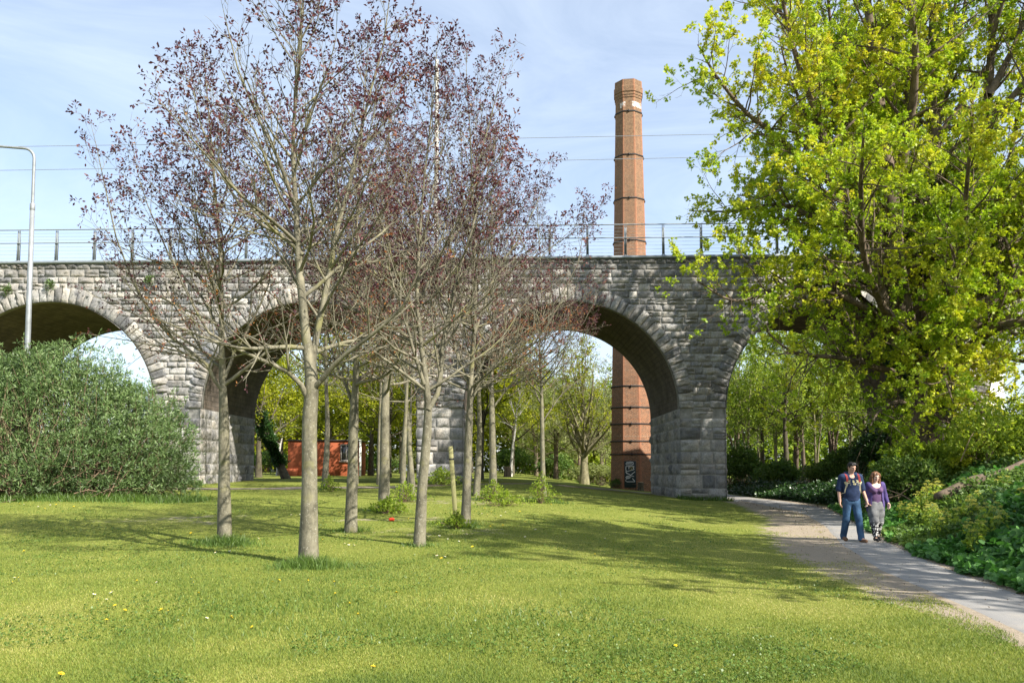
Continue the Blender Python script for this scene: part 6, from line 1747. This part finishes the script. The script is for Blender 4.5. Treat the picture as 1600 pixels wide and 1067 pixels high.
    T.D += wrinkle(T, 13, .004, 9); x, y, z = T.grid()
    scoop = .088 - np.sqrt((x * .9) ** 2 + ((z - 1.285) * .95) ** 2)
    Dt = np.maximum(np.maximum(T.D, np.maximum(.815 - z, z - 1.325)), np.where(y < .02, scoop, np.maximum(scoop, -1)))
    link('top', T.mesh('woman_top', simple('purple jersey', (.105, .058, .125), .85, 0, .2, 10, .2), Dt), wom)
    # open cardigan with long sleeves
    Cg = Field(lo, hi, H)
    Cg.chain([(0, .02, .70), (0, .015, .85), (0, .01, 1.0), (0, .01, 1.14)], [.158, .142, .126, .132], .05, sx=1.27, sy=.95); Cg.cap((-.12, .01, 1.235), (.12, .01, 1.235), .090, .090, .05)
    for arm in (wl, wr):
        a, b, c = map(np.array, arm); Cg.chain([a, b, b + (c - b) * .86], [.062, .052, .040], .025)
    Cg.D += wrinkle(Cg, 15, .007, 9); x, y, z = Cg.grid()
    shell = np.maximum(Cg.D, -(Cg.D + .022) * (z < 1.2) - 1.0 * (z >= 1.2))
    opening = np.where((y < .02) & (np.abs(x) < .105 + .03 * np.clip(1.0 - z, 0, .3) / .3), 1.0, -1.0) * .02
    necks = .075 - np.sqrt(x ** 2 + (y + .0) ** 2 + ((z - 1.33) * .8) ** 2)
    Dc = np.maximum(np.maximum(np.maximum(Cg.D, np.maximum(.66 - z, z - 1.335)), opening), necks)
    link('cardigan', Cg.mesh('woman_cardigan', simple('violet knit', (.075, .055, .16), .9, 0, .25, 14, .2, .2), Dc), wom)
    # loose grey trousers, black and white leaf print below the knee
    J = Field(lo, hi, H)
    J.cap((0, .01, .83), (0, .01, .74), .125, .145, .05, sx=1.2, sy=.98)
    for leg in (ll, lr):
        a, b, c = map(np.array, leg); J.chain([a, (a + b) / 2, b, c + np.array([0, 0, .06])], [.106, .104, .090, .060], .05)
    J.D += wrinkle(J, 17, .008, 10, .4); x, y, z = J.grid()
    m, n, l, p = new_mat('grey trousers with printed hem'); sx_ = n.new('ShaderNodeSeparateXYZ'); l.new(objco(n), sx_.inputs[0])
    vo = n.new('ShaderNodeTexVoronoi'); vo.inputs['Scale'].default_value = 26; l.new(objco(n), vo.inputs['Vector'])
    pr_ = ramp(n, l, vo.outputs['Distance'], [(.42, (.55, .54, .52)), (.50, (.012, .012, .014))])
    gr_ = ramp(n, l, noise(n, l, 9, 5, .7, objco(n)), [(.3, (.085, .088, .092)), (.7, (.20, .20, .20))])
    l.new(mix(n, l, ramp(n, l, sx_.outputs['Z'], [(.34, (0, 0, 0)), (.48, (1, 1, 1))]), pr_, gr_), p.inputs['Base Color']); p.inputs['Roughness'].default_value = .85
    link('trousers', J.mesh('woman_trousers', m, np.maximum(np.maximum(J.D, z - .90), .10 - z)), wom)
    blk_ = simple('black shoes', (.012, .012, .013), .4)
    for pa, pb_, pc in (((-.075, -.115, .055), (-.083, -.275, .036), (-.075, -.13, .11)), ((.07, .135, .085), (.072, -.01, .04), (.07, .14, .13))):
        Sf = Field(lo, (.46, .42, .25), H); Sf.cap(pa, pb_, .043, .036, .03, sz=.9); Sf.cap(pa, pc, .04, .038, .02)
        link('shoe', Sf.mesh('woman_shoe', blk_, np.maximum(Sf.D, .004 - Sf.grid()[2])), wom)
    # shoulder length auburn hair parted at one side
    Hf = Field((-.2, -.24, 1.12), (.2, .2, 1.62), .006); s_ = .93
    Hf.cap(Pt(0, -.028, .040), Pt(0, .012, .050), .088 * s_, .083 * s_, .02)
    for q in (-1, 1):
        Hf.chain([Pt(q * .055, .035, .075), Pt(q * .082, .022, .02), Pt(q * .086, .012, -.06), Pt(q * .088, .02, -.135), Pt(q * .074, .03, -.175)], np.array([.028, .028, .030, .032, .016]), .03)
        Hf.chain([Pt(q * .05, -.05, .0), Pt(q * .062, -.05, -.09), Pt(q * .06, -.04, -.165)], [.05, .05, .03], .03)
    Hf.chain([Pt(0, -.07, .02), Pt(0, -.075, -.08), Pt(0, -.065, -.165)], [.055, .05, .035], .03)
    x, y, z = Hf.grid(); q_ = np.stack([x, y, z], -1) - Pt(0, 0, 0); yy = q_ @ f / s_; uu = q_ @ u / s_; xx = q_ @ right / s_
    cut = np.minimum(np.minimum(yy - .035, .066 - uu), .055 - np.abs(xx))
    link('hair', Hf.mesh('woman_hair', simple('auburn hair', (.145, .068, .032), .5, 0, .45, 45), np.maximum(Hf.D + wrinkle(Hf, 19, .009, 30, .15), cut)), wom)
    face_details(wom, Pt, s_, (.10, .08, .05), simple('brown eyebrows', (.09, .05, .03), .7), simple('woman lips', (.42, .16, .15), .45))
couple()
